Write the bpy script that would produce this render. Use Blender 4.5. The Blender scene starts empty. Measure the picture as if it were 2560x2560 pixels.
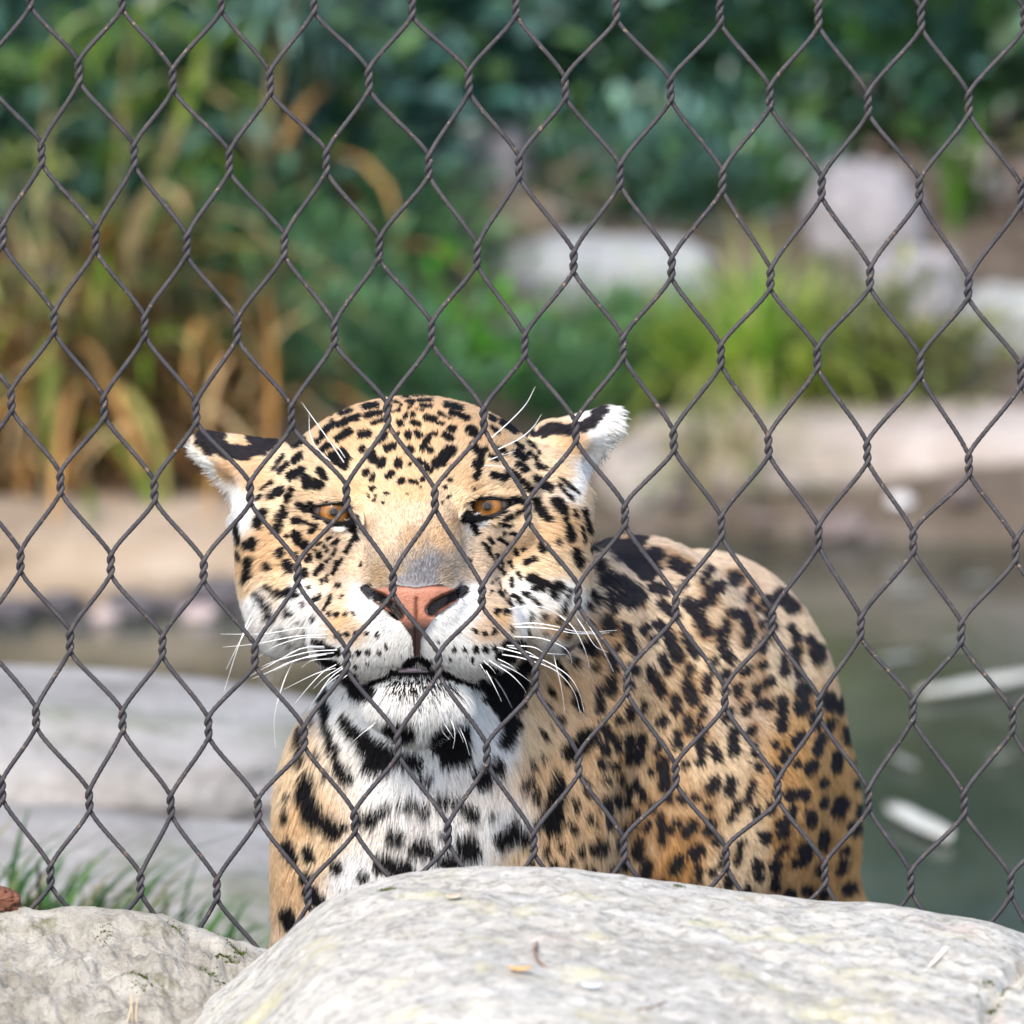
import bpy, math, random
import numpy as np
from mathutils import Vector

# ------------------------------------------------------------------ camera, sky, sun, exposure
scene = bpy.context.scene
col = scene.collection
random.seed(7)
rng = np.random.default_rng(11)

PITCH = math.radians(8.3)
CAM = np.array([0.0, 0.0, 1.55])
HALF = 0.06                      # tan of half the field of view (24 mm / 200 mm)
D0 = 5.5                         # distance of the jaguar's eyes
S = D0 * 2 * HALF / 2560.0       # metres per photo pixel at that distance
AX_R = np.array([1.0, 0.0, 0.0])
AX_F = np.array([0.0, math.cos(PITCH), -math.sin(PITCH)])
AX_U = np.array([0.0, math.sin(PITCH), math.cos(PITCH)])

cam_data = bpy.data.cameras.new("camera")
cam_data.sensor_width = 24.0
cam_data.sensor_height = 24.0
cam_data.lens = 200.0
cam_data.clip_start = 0.05
cam_data.clip_end = 500.0
cam_data.dof.use_dof = True
cam_data.dof.focus_distance = 5.40
cam_data.dof.aperture_fstop = 6.7
cam = bpy.data.objects.new("camera", cam_data)
cam.location = CAM
cam.rotation_euler = (math.radians(90) - PITCH, 0, 0)
col.objects.link(cam)
scene.camera = cam

SUN_ELEV = math.radians(46)
SUN_AZ = math.radians(200)       # compass direction the light comes from (from +Y, clockwise)
world = bpy.data.worlds.new("World")
scene.world = world
world.use_nodes = True
wn = world.node_tree.nodes
wl = world.node_tree.links
sky = wn.new("ShaderNodeTexSky")
sky.sky_type = 'NISHITA'
sky.sun_disc = False
sky.sun_elevation = SUN_ELEV
sky.sun_rotation = SUN_AZ
sky.air_density = 1.0
sky.dust_density = 2.0
wl.new(sky.outputs[0], wn["Background"].inputs[0])
wn["Background"].inputs[1].default_value = 0.15

sun_data = bpy.data.lights.new("sun", 'SUN')
sun_data.energy = 1.5
sun_data.angle = math.radians(14)
sun_data.color = (1.0, 0.94, 0.84)
sun = bpy.data.objects.new("sun", sun_data)
sd = Vector((-math.sin(SUN_AZ) * math.cos(SUN_ELEV), -math.cos(SUN_AZ) * math.cos(SUN_ELEV), -math.sin(SUN_ELEV)))
sun.rotation_euler = sd.to_track_quat('-Z', 'Y').to_euler()
sun.location = (-3, 0, 8)
col.objects.link(sun)

scene.render.engine = 'CYCLES'
scene.cycles.use_denoising = True
scene.cycles.max_bounces = 6
scene.cycles.diffuse_bounces = 3
scene.cycles.glossy_bounces = 3
scene.cycles.transmission_bounces = 4
scene.cycles.transparent_max_bounces = 8
scene.cycles_curves.shape = 'RIBBONS'
vs = scene.view_settings
vs.view_transform = 'Standard'
vs.look = 'None'
vs.gamma = 1.0
vs.use_curve_mapping = False
vs.exposure = 1.45

# ------------------------------------------------------------------ helpers
def ray(px, py):
    return AX_F + AX_R * ((px - 1280) / 1280 * HALF) + AX_U * ((1280 - py) / 1280 * HALF)

def at_y(px, py, y):
    """the point at world distance y on the sight line through a photo pixel"""
    d = ray(px, py)
    return CAM + d * ((y - CAM[1]) / d[1])

def cam2world(P):
    """photo-pixel-sized camera frame (x right, y up, z towards the camera, origin at the eyes' distance)"""
    P = np.asarray(P, float) * S
    return CAM + AX_F * D0 + P[..., 0:1] * AX_R + P[..., 1:2] * AX_U - P[..., 2:3] * AX_F

def world2cam(W):
    V = np.asarray(W, float) - (CAM + AX_F * D0)
    return np.stack([V @ AX_R, V @ AX_U, -(V @ AX_F)], -1) / S

def persp(px, py, z):
    q = 1.0 - z * S / D0
    return np.array([(px - 1280) * q, (1280 - py) * q, z]), q

def to_px(P):
    q = 1.0 - P[..., 2] * S / D0
    return 1280 + P[..., 0] / q, 1280 - P[..., 1] / q

def _hash(ix, iy, iz, seed):
    h = (ix.astype(np.int64) * 374761393 + iy.astype(np.int64) * 668265263 + iz.astype(np.int64) * 2147483647 + seed * 974634777) & 0xffffffff
    h = ((h ^ (h >> 13)) * 1274126177) & 0xffffffff
    h = h ^ (h >> 16)
    return (h & 0xffff) / 65535.0

def vnoise(P, seed=0):
    P = np.asarray(P, float)
    i = np.floor(P).astype(np.int64)
    f = P - i
    f = f * f * (3 - 2 * f)
    out = 0
    for dx in (0, 1):
        wx = f[..., 0] if dx else 1 - f[..., 0]
        for dy in (0, 1):
            wy = f[..., 1] if dy else 1 - f[..., 1]
            for dz in (0, 1):
                wz = f[..., 2] if dz else 1 - f[..., 2]
                out = out + wx * wy * wz * _hash(i[..., 0] + dx, i[..., 1] + dy, i[..., 2] + dz, seed)
    return out * 2 - 1

def fbm(P, octaves=4, seed=0, gain=0.5):
    P = np.asarray(P, float)
    a, s, out = 1.0, 1.0, 0
    for o in range(octaves):
        out = out + a * vnoise(P * s + o * 17.3, seed + o)
        a *= gain
        s *= 2.03
    return out

def mesh_from(name, V, F, smooth=True):
    """V n x 3, F list or m x k array of faces"""
    me = bpy.data.meshes.new(name)
    V = np.asarray(V, np.float32)
    if isinstance(F, np.ndarray):
        k = F.shape[1]
        me.vertices.add(len(V))
        me.vertices.foreach_set("co", V.ravel())
        me.loops.add(F.size)
        me.loops.foreach_set("vertex_index", F.astype(np.int32).ravel())
        me.polygons.add(len(F))
        me.polygons.foreach_set("loop_start", np.arange(0, F.size, k, dtype=np.int32))
        me.polygons.foreach_set("loop_total", np.full(len(F), k, np.int32))
        me.update(calc_edges=True)
        me.validate()
    else:
        me.from_pydata([tuple(map(float, v)) for v in V], [], F)
        me.update()
    if smooth:
        me.polygons.foreach_set("use_smooth", np.ones(len(me.polygons), bool))
    return me

def set_color(me, name, C):
    a = me.attributes.new(name, 'FLOAT_COLOR', 'POINT')
    C = np.asarray(C, np.float32)
    if C.shape[1] == 3:
        C = np.concatenate([C, np.ones((len(C), 1), np.float32)], 1)
    a.data.foreach_set("color", C.ravel())

def link(name, data, mat=None, parent=None):
    o = bpy.data.objects.new(name, data)
    col.objects.link(o)
    if mat is not None:
        data.materials.append(mat)
    if parent is not None:
        o.parent = parent
        o.matrix_parent_inverse.identity()
        o.location = -np.array(parent.location) if parent.parent is None else (0, 0, 0)
    return o

def thing(name, label, cat, loc=(0, 0, 0), group=None):
    o = bpy.data.objects.new(name, None)
    o.empty_display_size = 0.05
    col.objects.link(o)
    o.location = tuple(map(float, loc))
    return tag(o, label, cat, group)

def tag(o, label, cat, group=None):
    o["label"] = label
    o["category"] = cat
    if group:
        o["group"] = group
    return o

def structure(o):
    o["kind"] = "structure"
    return o

class Mat:
    """small node-graph builder"""
    def __init__(self, name):
        self.m = bpy.data.materials.new(name)
        self.m.use_nodes = True
        self.n = self.m.node_tree.nodes
        self.l = self.m.node_tree.links
        self.b = self.n["Principled BSDF"]
    def node(self, t, **kw):
        n = self.n.new(t)
        for k, v in kw.items():
            setattr(n, k, v)
        return n
    def set(self, **kw):
        for k, v in kw.items():
            k = k.replace('_', ' ')
            k = {'Specular': 'Specular IOR Level', 'Coat': 'Coat Weight', 'Transmission': 'Transmission Weight'}.get(k, k)
            self.b.inputs[k].default_value = v
        return self
    def link(self, a, b):
        self.l.new(a, b)
    def coords(self):
        return self.node("ShaderNodeTexCoord").outputs["Object"]
    def noise(self, scale, detail=6, rough=0.6, vec=None, stretch=None, dist=0.0):
        n = self.node("ShaderNodeTexNoise")
        n.inputs["Scale"].default_value = scale
        n.inputs["Detail"].default_value = detail
        n.inputs["Roughness"].default_value = rough
        n.inputs["Distortion"].default_value = dist
        v = vec or self.coords()
        if stretch:
            mp = self.node("ShaderNodeMapping")
            mp.inputs["Scale"].default_value = stretch
            self.link(v, mp.inputs[0])
            v = mp.outputs[0]
        self.link(v, n.inputs["Vector"])
        return n.outputs["Fac"]
    def ramp(self, fac, stops):
        r = self.node("ShaderNodeValToRGB")
        el = r.color_ramp.elements
        while len(el) > 1:
            el.remove(el[-1])
        for k, (p, c) in enumerate(stops):
            e = el[0] if k == 0 else el.new(p)
            e.position = p
            c = c if isinstance(c, (tuple, list)) else (c, c, c)
            e.color = (*c[:3], 1)
        self.link(fac, r.inputs[0])
        return r.outputs[0]
    def mix(self, fac, a, b, mode='MIX'):
        x = self.node("ShaderNodeMix", data_type='RGBA', blend_type=mode)
        for sock, v in ((x.inputs[0], fac), (x.inputs[6], a), (x.inputs[7], b)):
            if hasattr(v, "links") or hasattr(v, "is_linked"):
                self.link(v, sock)
            elif isinstance(v, (int, float)):
                sock.default_value = v
            else:
                sock.default_value = (*v[:3], 1)
        return x.outputs[2]
    def attr(self, name):
        a = self.node("ShaderNodeAttribute")
        a.attribute_name = name
        return a
    def bump(self, height, strength=0.5, dist=0.01, normal=None):
        b = self.node("ShaderNodeBump")
        b.inputs["Strength"].default_value = strength
        b.inputs["Distance"].default_value = dist
        self.link(height, b.inputs["Height"])
        if normal is not None:
            self.link(normal, b.inputs["Normal"])
        return b.outputs[0]
    def color(self, sock):
        self.link(sock, self.b.inputs["Base Color"])
        return self
    def normal(self, sock):
        self.link(sock, self.b.inputs["Normal"])
        return self
# ------------------------------------------------------------------ terrain and water
WATER_Z = -0.08
def sstep(a, b, x):
    t = np.clip((np.asarray(x, float) - a) / (b - a), 0, 1)
    return t * t * (3 - 2 * t)

def H(x, y):
    x, y = np.asarray(x, float), np.asarray(y, float)
    far_shore = 11.0 - 0.45 * sstep(.1, -.25, x) + .05 * np.sin(x * 7) + .12 * sstep(1.5, 6, np.abs(x))
    near_shore = 7.6 + .25 * np.sin(x * 1.7)
    pond = sstep(near_shore - .25, near_shore + .25, y) * (1 - sstep(far_shore - .35, far_shore + .05, y))
    z = -0.42 * pond
    z = z + np.where(y > far_shore, np.minimum((y - far_shore) * .2, 1.1 + .02 * (y - 16)), 0)
    z = z + .20 * sstep(-.17, -.30, x) * sstep(5.85, 6.15, y) * (1 - sstep(7.35, 7.7, y)) * sstep(-3, -1.5, x)
    z = z + .025 * vnoise(np.stack([x * 2.2, y * 2.2, x * 0], -1), 2) * (1 - pond) * sstep(5.9, 6.4, np.where(y < 5.4, 0, y))
    return z

def axis_nu(marks):
    out = []
    for a, b, n in marks:
        out += list(np.linspace(a, b, n, endpoint=False))
    return np.array(out + [marks[-1][1]])
ax = axis_nu([(-90, -8, 20), (-8, -1.4, 30), (-1.4, 1.4, 110), (1.4, 8, 30), (8, 90, 20)])
ay = axis_nu([(-60, 3, 16), (3, 5.5, 12), (5.5, 14.5, 220), (14.5, 24, 30), (24, 150, 20)])
XX, YY = np.meshgrid(ax, ay)
V = np.stack([XX, YY, H(XX, YY)], -1).reshape(-1, 3)
nxx, nyy = len(ax), len(ay)
ii = (np.arange(nyy - 1)[:, None] * nxx + np.arange(nxx - 1)[None, :]).ravel()
F = np.stack([ii, ii + 1, ii + 1 + nxx, ii + nxx], -1)
m = Mat("bank_soil")
n1 = m.noise(9, 8, .65)
n2 = m.noise(70, 5, .7)
c1 = m.ramp(n1, [(.3, (.055, .040, .028)), (.5, (.13, .098, .075)), (.68, (.22, .18, .15))])
m.color(m.mix(m.ramp(n2, [(.35, 0.0), (.75, .55)]), c1, (.17, .15, .12)))
m.set(Roughness=0.95, Specular=0.1)
m.normal(m.bump(n2, .8, .03))
structure(link("ground", mesh_from("ground", V, F), m.m))

m = Mat("pond_water")
wv = m.noise(5.0, 4, .55, stretch=(1.0, .35, 1))
wv2 = m.noise(26, 3, .5, stretch=(1.0, .4, 1))
mk = m.noise(3.4, 6, .65, stretch=(1, .35, 1))
m.color(m.ramp(mk, [(.3, (.010, .013, .007)), (.5, (.026, .033, .022)), (.72, (.062, .072, .052))]))
m.set(Roughness=0.16, Specular=0.5)
b1 = m.bump(wv, .22, .03)
m.normal(m.bump(wv2, .15, .006, b1))
gxw = np.linspace(-30, 30, 61)
gyw = np.linspace(7.0, 11.6, 12)
XX, YY = np.meshgrid(gxw, gyw)
V = np.stack([XX, YY, XX * 0 + WATER_Z], -1).reshape(-1, 3)
ii = (np.arange(11)[:, None] * 61 + np.arange(60)[None, :]).ravel()
structure(link("water", mesh_from("water", V, np.stack([ii, ii + 1, ii + 62, ii + 61], -1)), m.m))

def ground_hit(px, py, z_extra=0.0, y0=5.6):
    d = ray(px, py)
    ts = np.linspace(y0, 30, 4000) / d[1]
    P = CAM + ts[:, None] * d
    below = P[:, 2] < np.maximum(H(P[:, 0], P[:, 1]), WATER_Z) + z_extra
    i = int(np.argmax(below)) if below.any() else len(ts) - 1
    return P[i]

# ------------------------------------------------------------------ boulders of the bank
def rock_mat(name, a, b, c, scale=14, bump=.5, moss=0.0):
    m = Mat(name)
    n1 = m.noise(scale, 8, .62, dist=.3)
    n2 = m.noise(scale * 9, 6, .7)
    cc = m.ramp(n1, [(.28, a), (.52, b), (.74, c)])
    cc = m.mix(m.ramp(n2, [(.45, 0.0), (.8, .5)]), cc, tuple(x * .45 for x in a))
    if moss:
        n3 = m.noise(scale * .6, 5, .6)
        cc = m.mix(m.ramp(n3, [(.56, 0.0), (.7, moss)]), cc, (.07, .10, .02))
    m.color(cc).set(Roughness=0.9, Specular=0.2)
    m.normal(m.bump(n2, bump, .01))
    return m.m
grey_rock = rock_mat("grey_rock", (.17, .16, .17), (.275, .26, .27), (.36, .34, .35), 10)
tan_rock = rock_mat("tan_rock", (.19, .14, .095), (.30, .23, .165), (.40, .33, .26), 9)
slab_rock = rock_mat("slab_rock", (.16, .145, .125), (.315, .295, .275), (.41, .39, .37), 8, .8, .6)
dark_rock = rock_mat("dark_rock", (.05, .048, .052), (.10, .09, .095), (.17, .15, .16), 22)
mossy_rock = rock_mat("mossy_rock", (.22, .19, .17), (.35, .31, .28), (.44, .41, .38), 12, moss=.8)

def boulder(label, c, half, mat, seed=0, n=2.6, rough=.12, rotz=0.0, name="boulder", group=None, cat="boulder", freq=2.2):
    """a weathered stone: rounded block pushed about by noise; its base sits under the soil"""
    nu, nv = 64, 36
    V, F = [], []
    th = np.linspace(-math.pi / 2, math.pi / 2, nv)
    ph = np.linspace(0, 2 * math.pi, nu, endpoint=False)
    TH, PH = np.meshgrid(th, ph, indexing='ij')
    e = 2.0 / n
    sp = lambda a: np.sign(a) * np.abs(a) ** e
    P = np.stack([sp(np.cos(TH)) * sp(np.cos(PH)), sp(np.cos(TH)) * sp(np.sin(PH)), sp(np.sin(TH))], -1).reshape(-1, 3)
    disp = 1 + rough * fbm(P * freq + seed * 7.7, 5, seed)
    P = P * disp[:, None] * np.array(half)
    ca, sa = math.cos(rotz), math.sin(rotz)
    P[:, :2] = np.stack([P[:, 0] * ca - P[:, 1] * sa, P[:, 0] * sa + P[:, 1] * ca], -1)
    for j in range(nv - 1):
        i = np.arange(nu)
        F.append(np.stack([j * nu + i, j * nu + (i + 1) % nu, (j + 1) * nu + (i + 1) % nu, (j + 1) * nu + i], -1))
    o = link(name, mesh_from(name, P, np.concatenate(F)), mat)
    o.location = tuple(map(float, c))
    return tag(o, label, cat, group)

def bank_boulder(label, px0, px1, py_top, py_base, mat, seed, depth=1.0, n=2.5, rough=.12, rotz=0.0):
    """a stone on the far slope: base where the sight line meets the ground, size from its extent"""
    g = ground_hit((px0 + px1) / 2, py_base)
    mm = .12 * g[1] / 2560
    hw = (px1 - px0) / 2 * mm * .96
    hgt = (py_base - py_top) * mm * .92
    dep = hw * depth
    return boulder(label, (g[0], g[1] + dep * .8, g[2] + hgt * .35), (hw, dep, hgt * .62), mat, seed, n, rough, rotz)
boulder("broad pale grey slab lying on the berm behind the jaguar's shoulder", (-.47, 7.02, .140), (.44, .46, .115), slab_rock, 3, 2.5, .15, .1, freq=1.7)
boulder("flat pale grey slab resting on top of the broader slab", (-.43, 7.38, .262), (.33, .27, .058), slab_rock, 8, 2.4, .10, -.15, freq=1.7).rotation_euler = (0, math.radians(3.5), 0)
boulder("weathered grey brown stone breaking the soil between the tan ledge and the jaguar's ear", (-.235, 10.98, .03), (.10, .10, .055), mossy_rock, 63, 2.4, .14)
boulder("long tan ledge at the water's edge below the tall sedge", (-.56, 10.64, -.055), (.46, .29, .080), tan_rock, 12, 3.0, .08)
boulder("wide pale tan ledge along the far shore under the grass tuft", (.52, 11.18, -.005), (.36, .19, .062), rock_mat("ledge_rock", (.23, .19, .16), (.35, .30, .265), (.45, .40, .365), 9), 15, 2.8, .10)
bank_boulder("pale olive stained boulder at the pond edge beside the jaguar's ear", 1475, 1720, 1095, 1285, mossy_rock, 19, 1.0, 2.4)
bank_boulder("large pale lilac boulder standing on the slope beside the grass tuft", 2010, 2330, 395, 660, grey_rock, 23, .9)
bank_boulder("sloping pale lilac boulder leaning below the larger lilac one", 2140, 2430, 610, 840, grey_rock, 27, .9, 2.5, .13, .3)
bank_boulder("pale chalky stone beside the sloping lilac boulder near dry twigs", 2390, 2680, 700, 900, rock_mat("chalk_rock", (.20, .21, .20), (.29, .295, .28), (.36, .36, .345), 11), 31, .8)
bank_boulder("long pale slab half buried in ground cover up the slope", 1170, 1810, 585, 775, rock_mat("bluish_rock", (.19, .20, .205), (.275, .285, .29), (.35, .36, .365), 10), 35, .5, 2.6, .11, -.2)
bank_boulder("mauve boulder under the dark shrubs at the top of the slope", 1110, 1340, 300, 480, rock_mat("mauve_rock", (.22, .195, .20), (.31, .28, .285), (.39, .36, .365), 12), 39, .9)
bank_boulder("brown boulder wedged between the mauve boulder and the dark shrubs", 1310, 1580, 360, 540, rock_mat("brown_rock", (.12, .095, .065), (.21, .17, .13), (.30, .25, .2), 12), 43, .8)
bank_boulder("low brown boulder behind the long pale slab", 1180, 1420, 480, 600, rock_mat("umber_rock", (.09, .07, .045), (.16, .13, .09), (.25, .2, .15), 12), 47, .8)
bank_boulder("pinkish tan boulder among leaves above the lilac boulders", 1560, 2020, 360, 470, rock_mat("rosy_rock", (.24, .19, .17), (.36, .30, .27), (.45, .39, .36), 12), 51, .5)
bank_boulder("small pale stone lying among dry twigs high on the slope", 2430, 2540, 430, 500, rock_mat("white_rock", (.3, .3, .3), (.4, .4, .4), (.46, .46, .46), 14), 55, .9)
bank_boulder("grey stone in the bare soil beside the vivid green plant", 1240, 1420, 800, 880, rock_mat("slate_rock", (.15, .14, .15), (.24, .22, .24), (.32, .3, .32), 14), 58, .8)
sr = np.random.default_rng(77)
for i, (px, py, w) in enumerate([(40, 1530, 60), (150, 1522, 75), (265, 1550, 34), (330, 1528, 66), (430, 1526, 70), (500, 1548, 36), (560, 1512, 80), (210, 1560, 40), (640, 1530, 60)]):
    p = ground_hit(px, py)
    s_ = w * .000478 * sr.uniform(.6, 1.25)
    p = p + [0, sr.normal(0, .03), 0]
    pale = i in (2, 5)
    lab = "small round pinkish pale pebble at the water's edge below the tan ledge" if pale else "dark wet stone in the row under the tan ledge at the waterline"
    boulder(lab, (p[0], p[1] - .04, WATER_Z + s_ * .3), (s_, s_ * .9, s_ * .55), rock_mat("pink_pebble", (.40, .30, .28), (.5, .4, .38), (.6, .5, .48), 30) if pale else dark_rock, 60 + i, 2.3, .15,
            sr.random() * 3, "pebble" if pale else "shore_stone", "pale pebbles under the tan ledge" if pale else "dark stones under the tan ledge", "stone")
for i, (px, py, w) in enumerate([(1700, 1318, 60), (1810, 1322, 66), (1930, 1300, 55), (2060, 1290, 70), (2190, 1270, 50), (2285, 1252, 42), (2380, 1262, 50), (1610, 1312, 50)]):
    p = ground_hit(px, py)
    s_ = w * .000515 * sr.uniform(.45, 1.2)
    p = p + [sr.normal(0, .015), sr.normal(0, .04), 0]
    pale = i == 5
    lab = "white pebble shining among dark stones under the wide tan ledge" if pale else "brownish wet stone in the row below the wide tan ledge"
    boulder(lab, (p[0], p[1] - .03, max(WATER_Z, float(H(p[0], p[1] - .03))) + s_ * .3), (s_, s_ * .8, s_ * .5), rock_mat("white_pebble", (.6, .58, .58), (.72, .7, .7), (.8, .8, .8), 30) if pale else rock_mat("wet_stone_%d" % i, (.08, .065, .06), (.17, .135, .125), (.27, .22, .21), 25),
            80 + i, 2.3, .15, sr.random() * 3, "pebble" if pale else "shore_stone", None if pale else "brown stones below the wide ledge", "stone")

# ------------------------------------------------------------------ leaves
def leaf_mat(name, rough=.4, spec=.5, trans=.25):
    m = Mat(name)
    a = m.attr("tint").outputs["Color"]
    m.color(a).set(Roughness=rough, Specular=spec)
    t = m.node("ShaderNodeBsdfTranslucent")
    m.link(a, t.inputs["Color"])
    x = m.node("ShaderNodeMixShader")
    x.inputs[0].default_value = trans
    m.link(m.b.outputs[0], x.inputs[1])
    m.link(t.outputs[0], x.inputs[2])
    m.link(x.outputs[0], m.n["Material Output"].inputs[0])
    return m.m
glossy_leaf = leaf_mat("glossy_leaf", .3, .6, .15)
soft_leaf = leaf_mat("soft_leaf", .6, .2, .4)
dry_leaf = leaf_mat("dry_leaf", .8, .15, .3)
m = Mat("bark")
m.color(m.ramp(m.noise(40, 5, .6), [(.3, (.05, .035, .025)), (.7, (.14, .10, .07))])).set(Roughness=.9)
bark = m.m

def tints(n, cols, r, var=.22):
    cols = np.array(cols)
    c = cols[r.integers(0, len(cols), n)] * (1 + r.normal(0, var, (n, 1)))
    return np.clip(c, .004, .8)

def leaves_mesh(name, P, D, N, length, width, cols):
    """n pointed leaves: base P, direction D, face normal N"""
    n = len(P)
    D = D / (np.linalg.norm(D, axis=1, keepdims=True) + 1e-9)
    N = N - D * (N * D).sum(1, keepdims=True)
    N = N / (np.linalg.norm(N, axis=1, keepdims=True) + 1e-9)
    W = np.cross(D, N)
    l, w = length[:, None], width[:, None]
    V = np.stack([P, P + D * l * .45 + W * w + N * w * .25, P + D * l * .5 - N * w * .15, P + D * l * .45 - W * w + N * w * .25, P + D * l - N * l * .12], 1)
    b = np.arange(n)[:, None] * 5
    F = np.concatenate([b + [0, 2, 1], b + [0, 3, 2], b + [1, 2, 4], b + [2, 3, 4]], 0)
    me = mesh_from(name, V.reshape(-1, 3), F)
    set_color(me, "tint", np.repeat(cols, 5, 0))
    return me

def blades_mesh(name, base, azim, elev, length, width, droop, cols, seg=6):
    """arching strap leaves"""
    n = len(base)
    h = np.stack([np.cos(azim), np.sin(azim), np.zeros(n)], -1)
    side = np.stack([-np.sin(azim), np.cos(azim), np.zeros(n)], -1)
    V = np.zeros((n, seg + 1, 2, 3))
    p = base.copy()
    el = elev.copy()
    for i in range(seg + 1):
        t = i / seg
        w = (width * np.minimum(1, .55 + 1.2 * t) * (1 - t) ** .7 + .0004)[:, None]
        V[:, i, 0] = p + side * w
        V[:, i, 1] = p - side * w
        step = (length / seg)[:, None]
        p = p + (h * np.cos(el)[:, None] + np.array([0, 0, 1.0]) * np.sin(el)[:, None]) * step
        el = el - droop / seg * (.4 + 1.2 * t)
    b = np.arange(n)[:, None] * ((seg + 1) * 2)
    F = np.concatenate([b + [2 * i, 2 * i + 1, 2 * i + 3, 2 * i + 2] for i in range(seg)], 0)
    me = mesh_from(name, V.reshape(-1, 3), F)
    set_color(me, "tint", np.repeat(cols, (seg + 1) * 2, 0))
    return me

def stuffed(o):
    o["kind"] = "stuff"
    return o

def stem_tube(name, P, r0, r1, mat, parent):
    P = np.asarray(P, float)
    n = len(P)
    T_ = np.gradient(P, axis=0)
    T_ /= np.linalg.norm(T_, axis=1, keepdims=True) + 1e-9
    N1 = np.cross(T_, [0.31, .9, .11])
    N1 /= np.linalg.norm(N1, axis=1, keepdims=True)
    N2 = np.cross(T_, N1)
    a = np.linspace(0, 2 * math.pi, 6, endpoint=False)
    R_ = np.linspace(r0, r1, n)
    V = P[:, None] + (np.cos(a)[None, :, None] * N1[:, None] + np.sin(a)[None, :, None] * N2[:, None]) * R_[:, None, None]
    i = np.arange(n - 1)[:, None] * 6
    j = np.arange(6)[None, :]
    k = (j + 1) % 6
    F = np.stack([i + j, i + k, i + 6 + k, i + 6 + j], -1).reshape(-1, 4)
    return link(name, mesh_from(name, V.reshape(-1, 3), F), mat, parent)

def shrub(label, c, half, n, lsize, cols, seed, mat=None, group=None, name="shrub", stems=4, shell=.45, up=.3):
    """dense bush: stems and leaf clumps spread through its volume"""
    r = np.random.default_rng(seed)
    root = thing(name, label, "shrub", c, group)
    c = np.array(c, float)
    half = np.array(half, float)
    ncl = max(10, n // 45)
    cd = r.normal(0, 1, (ncl, 3))
    cd /= np.linalg.norm(cd, axis=1, keepdims=True)
    cd[:, 2] = np.abs(cd[:, 2]) * 1.0 - .25
    cr = (r.random((ncl, 1)) ** shell) * (1 + .18 * r.normal(0, 1, (ncl, 1)))
    cl = c + np.array([0, 0, half[2] * .45]) + cd * cr * half * np.array([1, 1, .85])
    k = r.integers(0, ncl, n)
    sp = lsize * 1.7
    P = cl[k] + r.normal(0, sp, (n, 3))
    D = (P - (c + [0, 0, half[2] * .2])) / half + r.normal(0, .55, (n, 3)) + [0, 0, up]
    N = r.normal(0, .5, (n, 3)) + [0, 0, 1.0]
    L = lsize * (.7 + .6 * r.random(n))
    cc = tints(ncl, cols, r, .25)[k] * (1 + r.normal(0, .12, (n, 1)))
    stuffed(link("foliage", leaves_mesh("foliage", P, D, N, L, L * .26, np.clip(cc, .003, .8)), mat or glossy_leaf, root))
    for i in range(stems):
        q = cl[r.integers(0, ncl)]
        b = c + [r.normal(0, half[0] * .15), r.normal(0, half[1] * .15), -.04]
        t = np.linspace(0, 1, 7)[:, None]
        stem_tube("stem", b + (q - b) * t + np.array([0, 0, 1]) * (np.sin(t * math.pi) * .02), .006, .002, bark, root)
    return root

DG = [(.012, .045, .036), (.028, .085, .070), (.055, .14, .12), (.085, .19, .17), (.022, .065, .025), (.05, .14, .03), (.11, .22, .07), (.16, .28, .20)]  # brighter teals carry painted sky highlights on the leaves
TEAL = [(.05, .14, .11), (.09, .20, .17), (.14, .27, .25), (.03, .09, .05)]
MG = [(.05, .14, .05), (.09, .20, .08), (.08, .17, .10), (.12, .24, .11)]
YG = [(.32, .46, .05), (.46, .54, .09), (.20, .38, .04), (.54, .56, .18), (.12, .27, .03)]
TAN = [(.34, .17, .05), (.50, .28, .10), (.16, .075, .022), (.54, .38, .20), (.07, .036, .012)]  # darkest browns put the shadow among the blades into the colour

def on_ground(x, y, dz=0.0):
    return (x, y, float(H(x, y)) + dz)

# dark shrubs closing the top of the slope
dark_labels = ["dark glossy blue green shrub directly above the mauve boulder", "dark glossy shrub growing behind the brown boulder", "dark leafy shrub above the tan boulder", "tall dark blue green shrub behind the large lilac boulder",
               "dark shrub at the end of the slope above the dry twigs", "dark shadowy shrub rising behind the tall sedge", "deep green shrub between the sedge and the dark glossy shrubs", "added dark bush standing in for shade in the middle of the tall sedge", "added dark bush standing in for shade behind the leaning brown sedge"]
for i, (px, py, hw, hh) in enumerate([(1080, 250, .17, .26), (1560, 320, .20, .28), (1900, 345, .18, .26), (2180, 330, .17, .26), (2500, 360, .18, .28), (-60, 420, .26, .5), (620, 330, .2, .4), (140, 560, .24, .34), (420, 620, .2, .3)]):  # last two bushes are added to darken the gaps in the sedge
    g = ground_hit(px, py)
    shrub(dark_labels[i], (g[0], g[1] + .12, g[2] - .02), (hw, .2, hh), 2600, .058, DG + DG + (TEAL if i in (0, 1, 6) else TEAL[:2]), 100 + i, group="dark shrubs along the top of the slope")
g = ground_hit(880, 300)
shrub("blue green shrub between the drooping pale sedge and the mauve boulder", (g[0], g[1] + .12, g[2] - .02), (.16, .2, .3), 2200, .058, DG + TEAL, 117, group="dark shrubs along the top of the slope")
g = ground_hit(1380, 260)
shrub("dark shrub rising between the mauve and the brown boulder", (g[0], g[1] + .2, g[2] - .02), (.18, .2, .3), 2400, .058, DG + DG + TEAL, 118, group="dark shrubs along the top of the slope")
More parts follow.
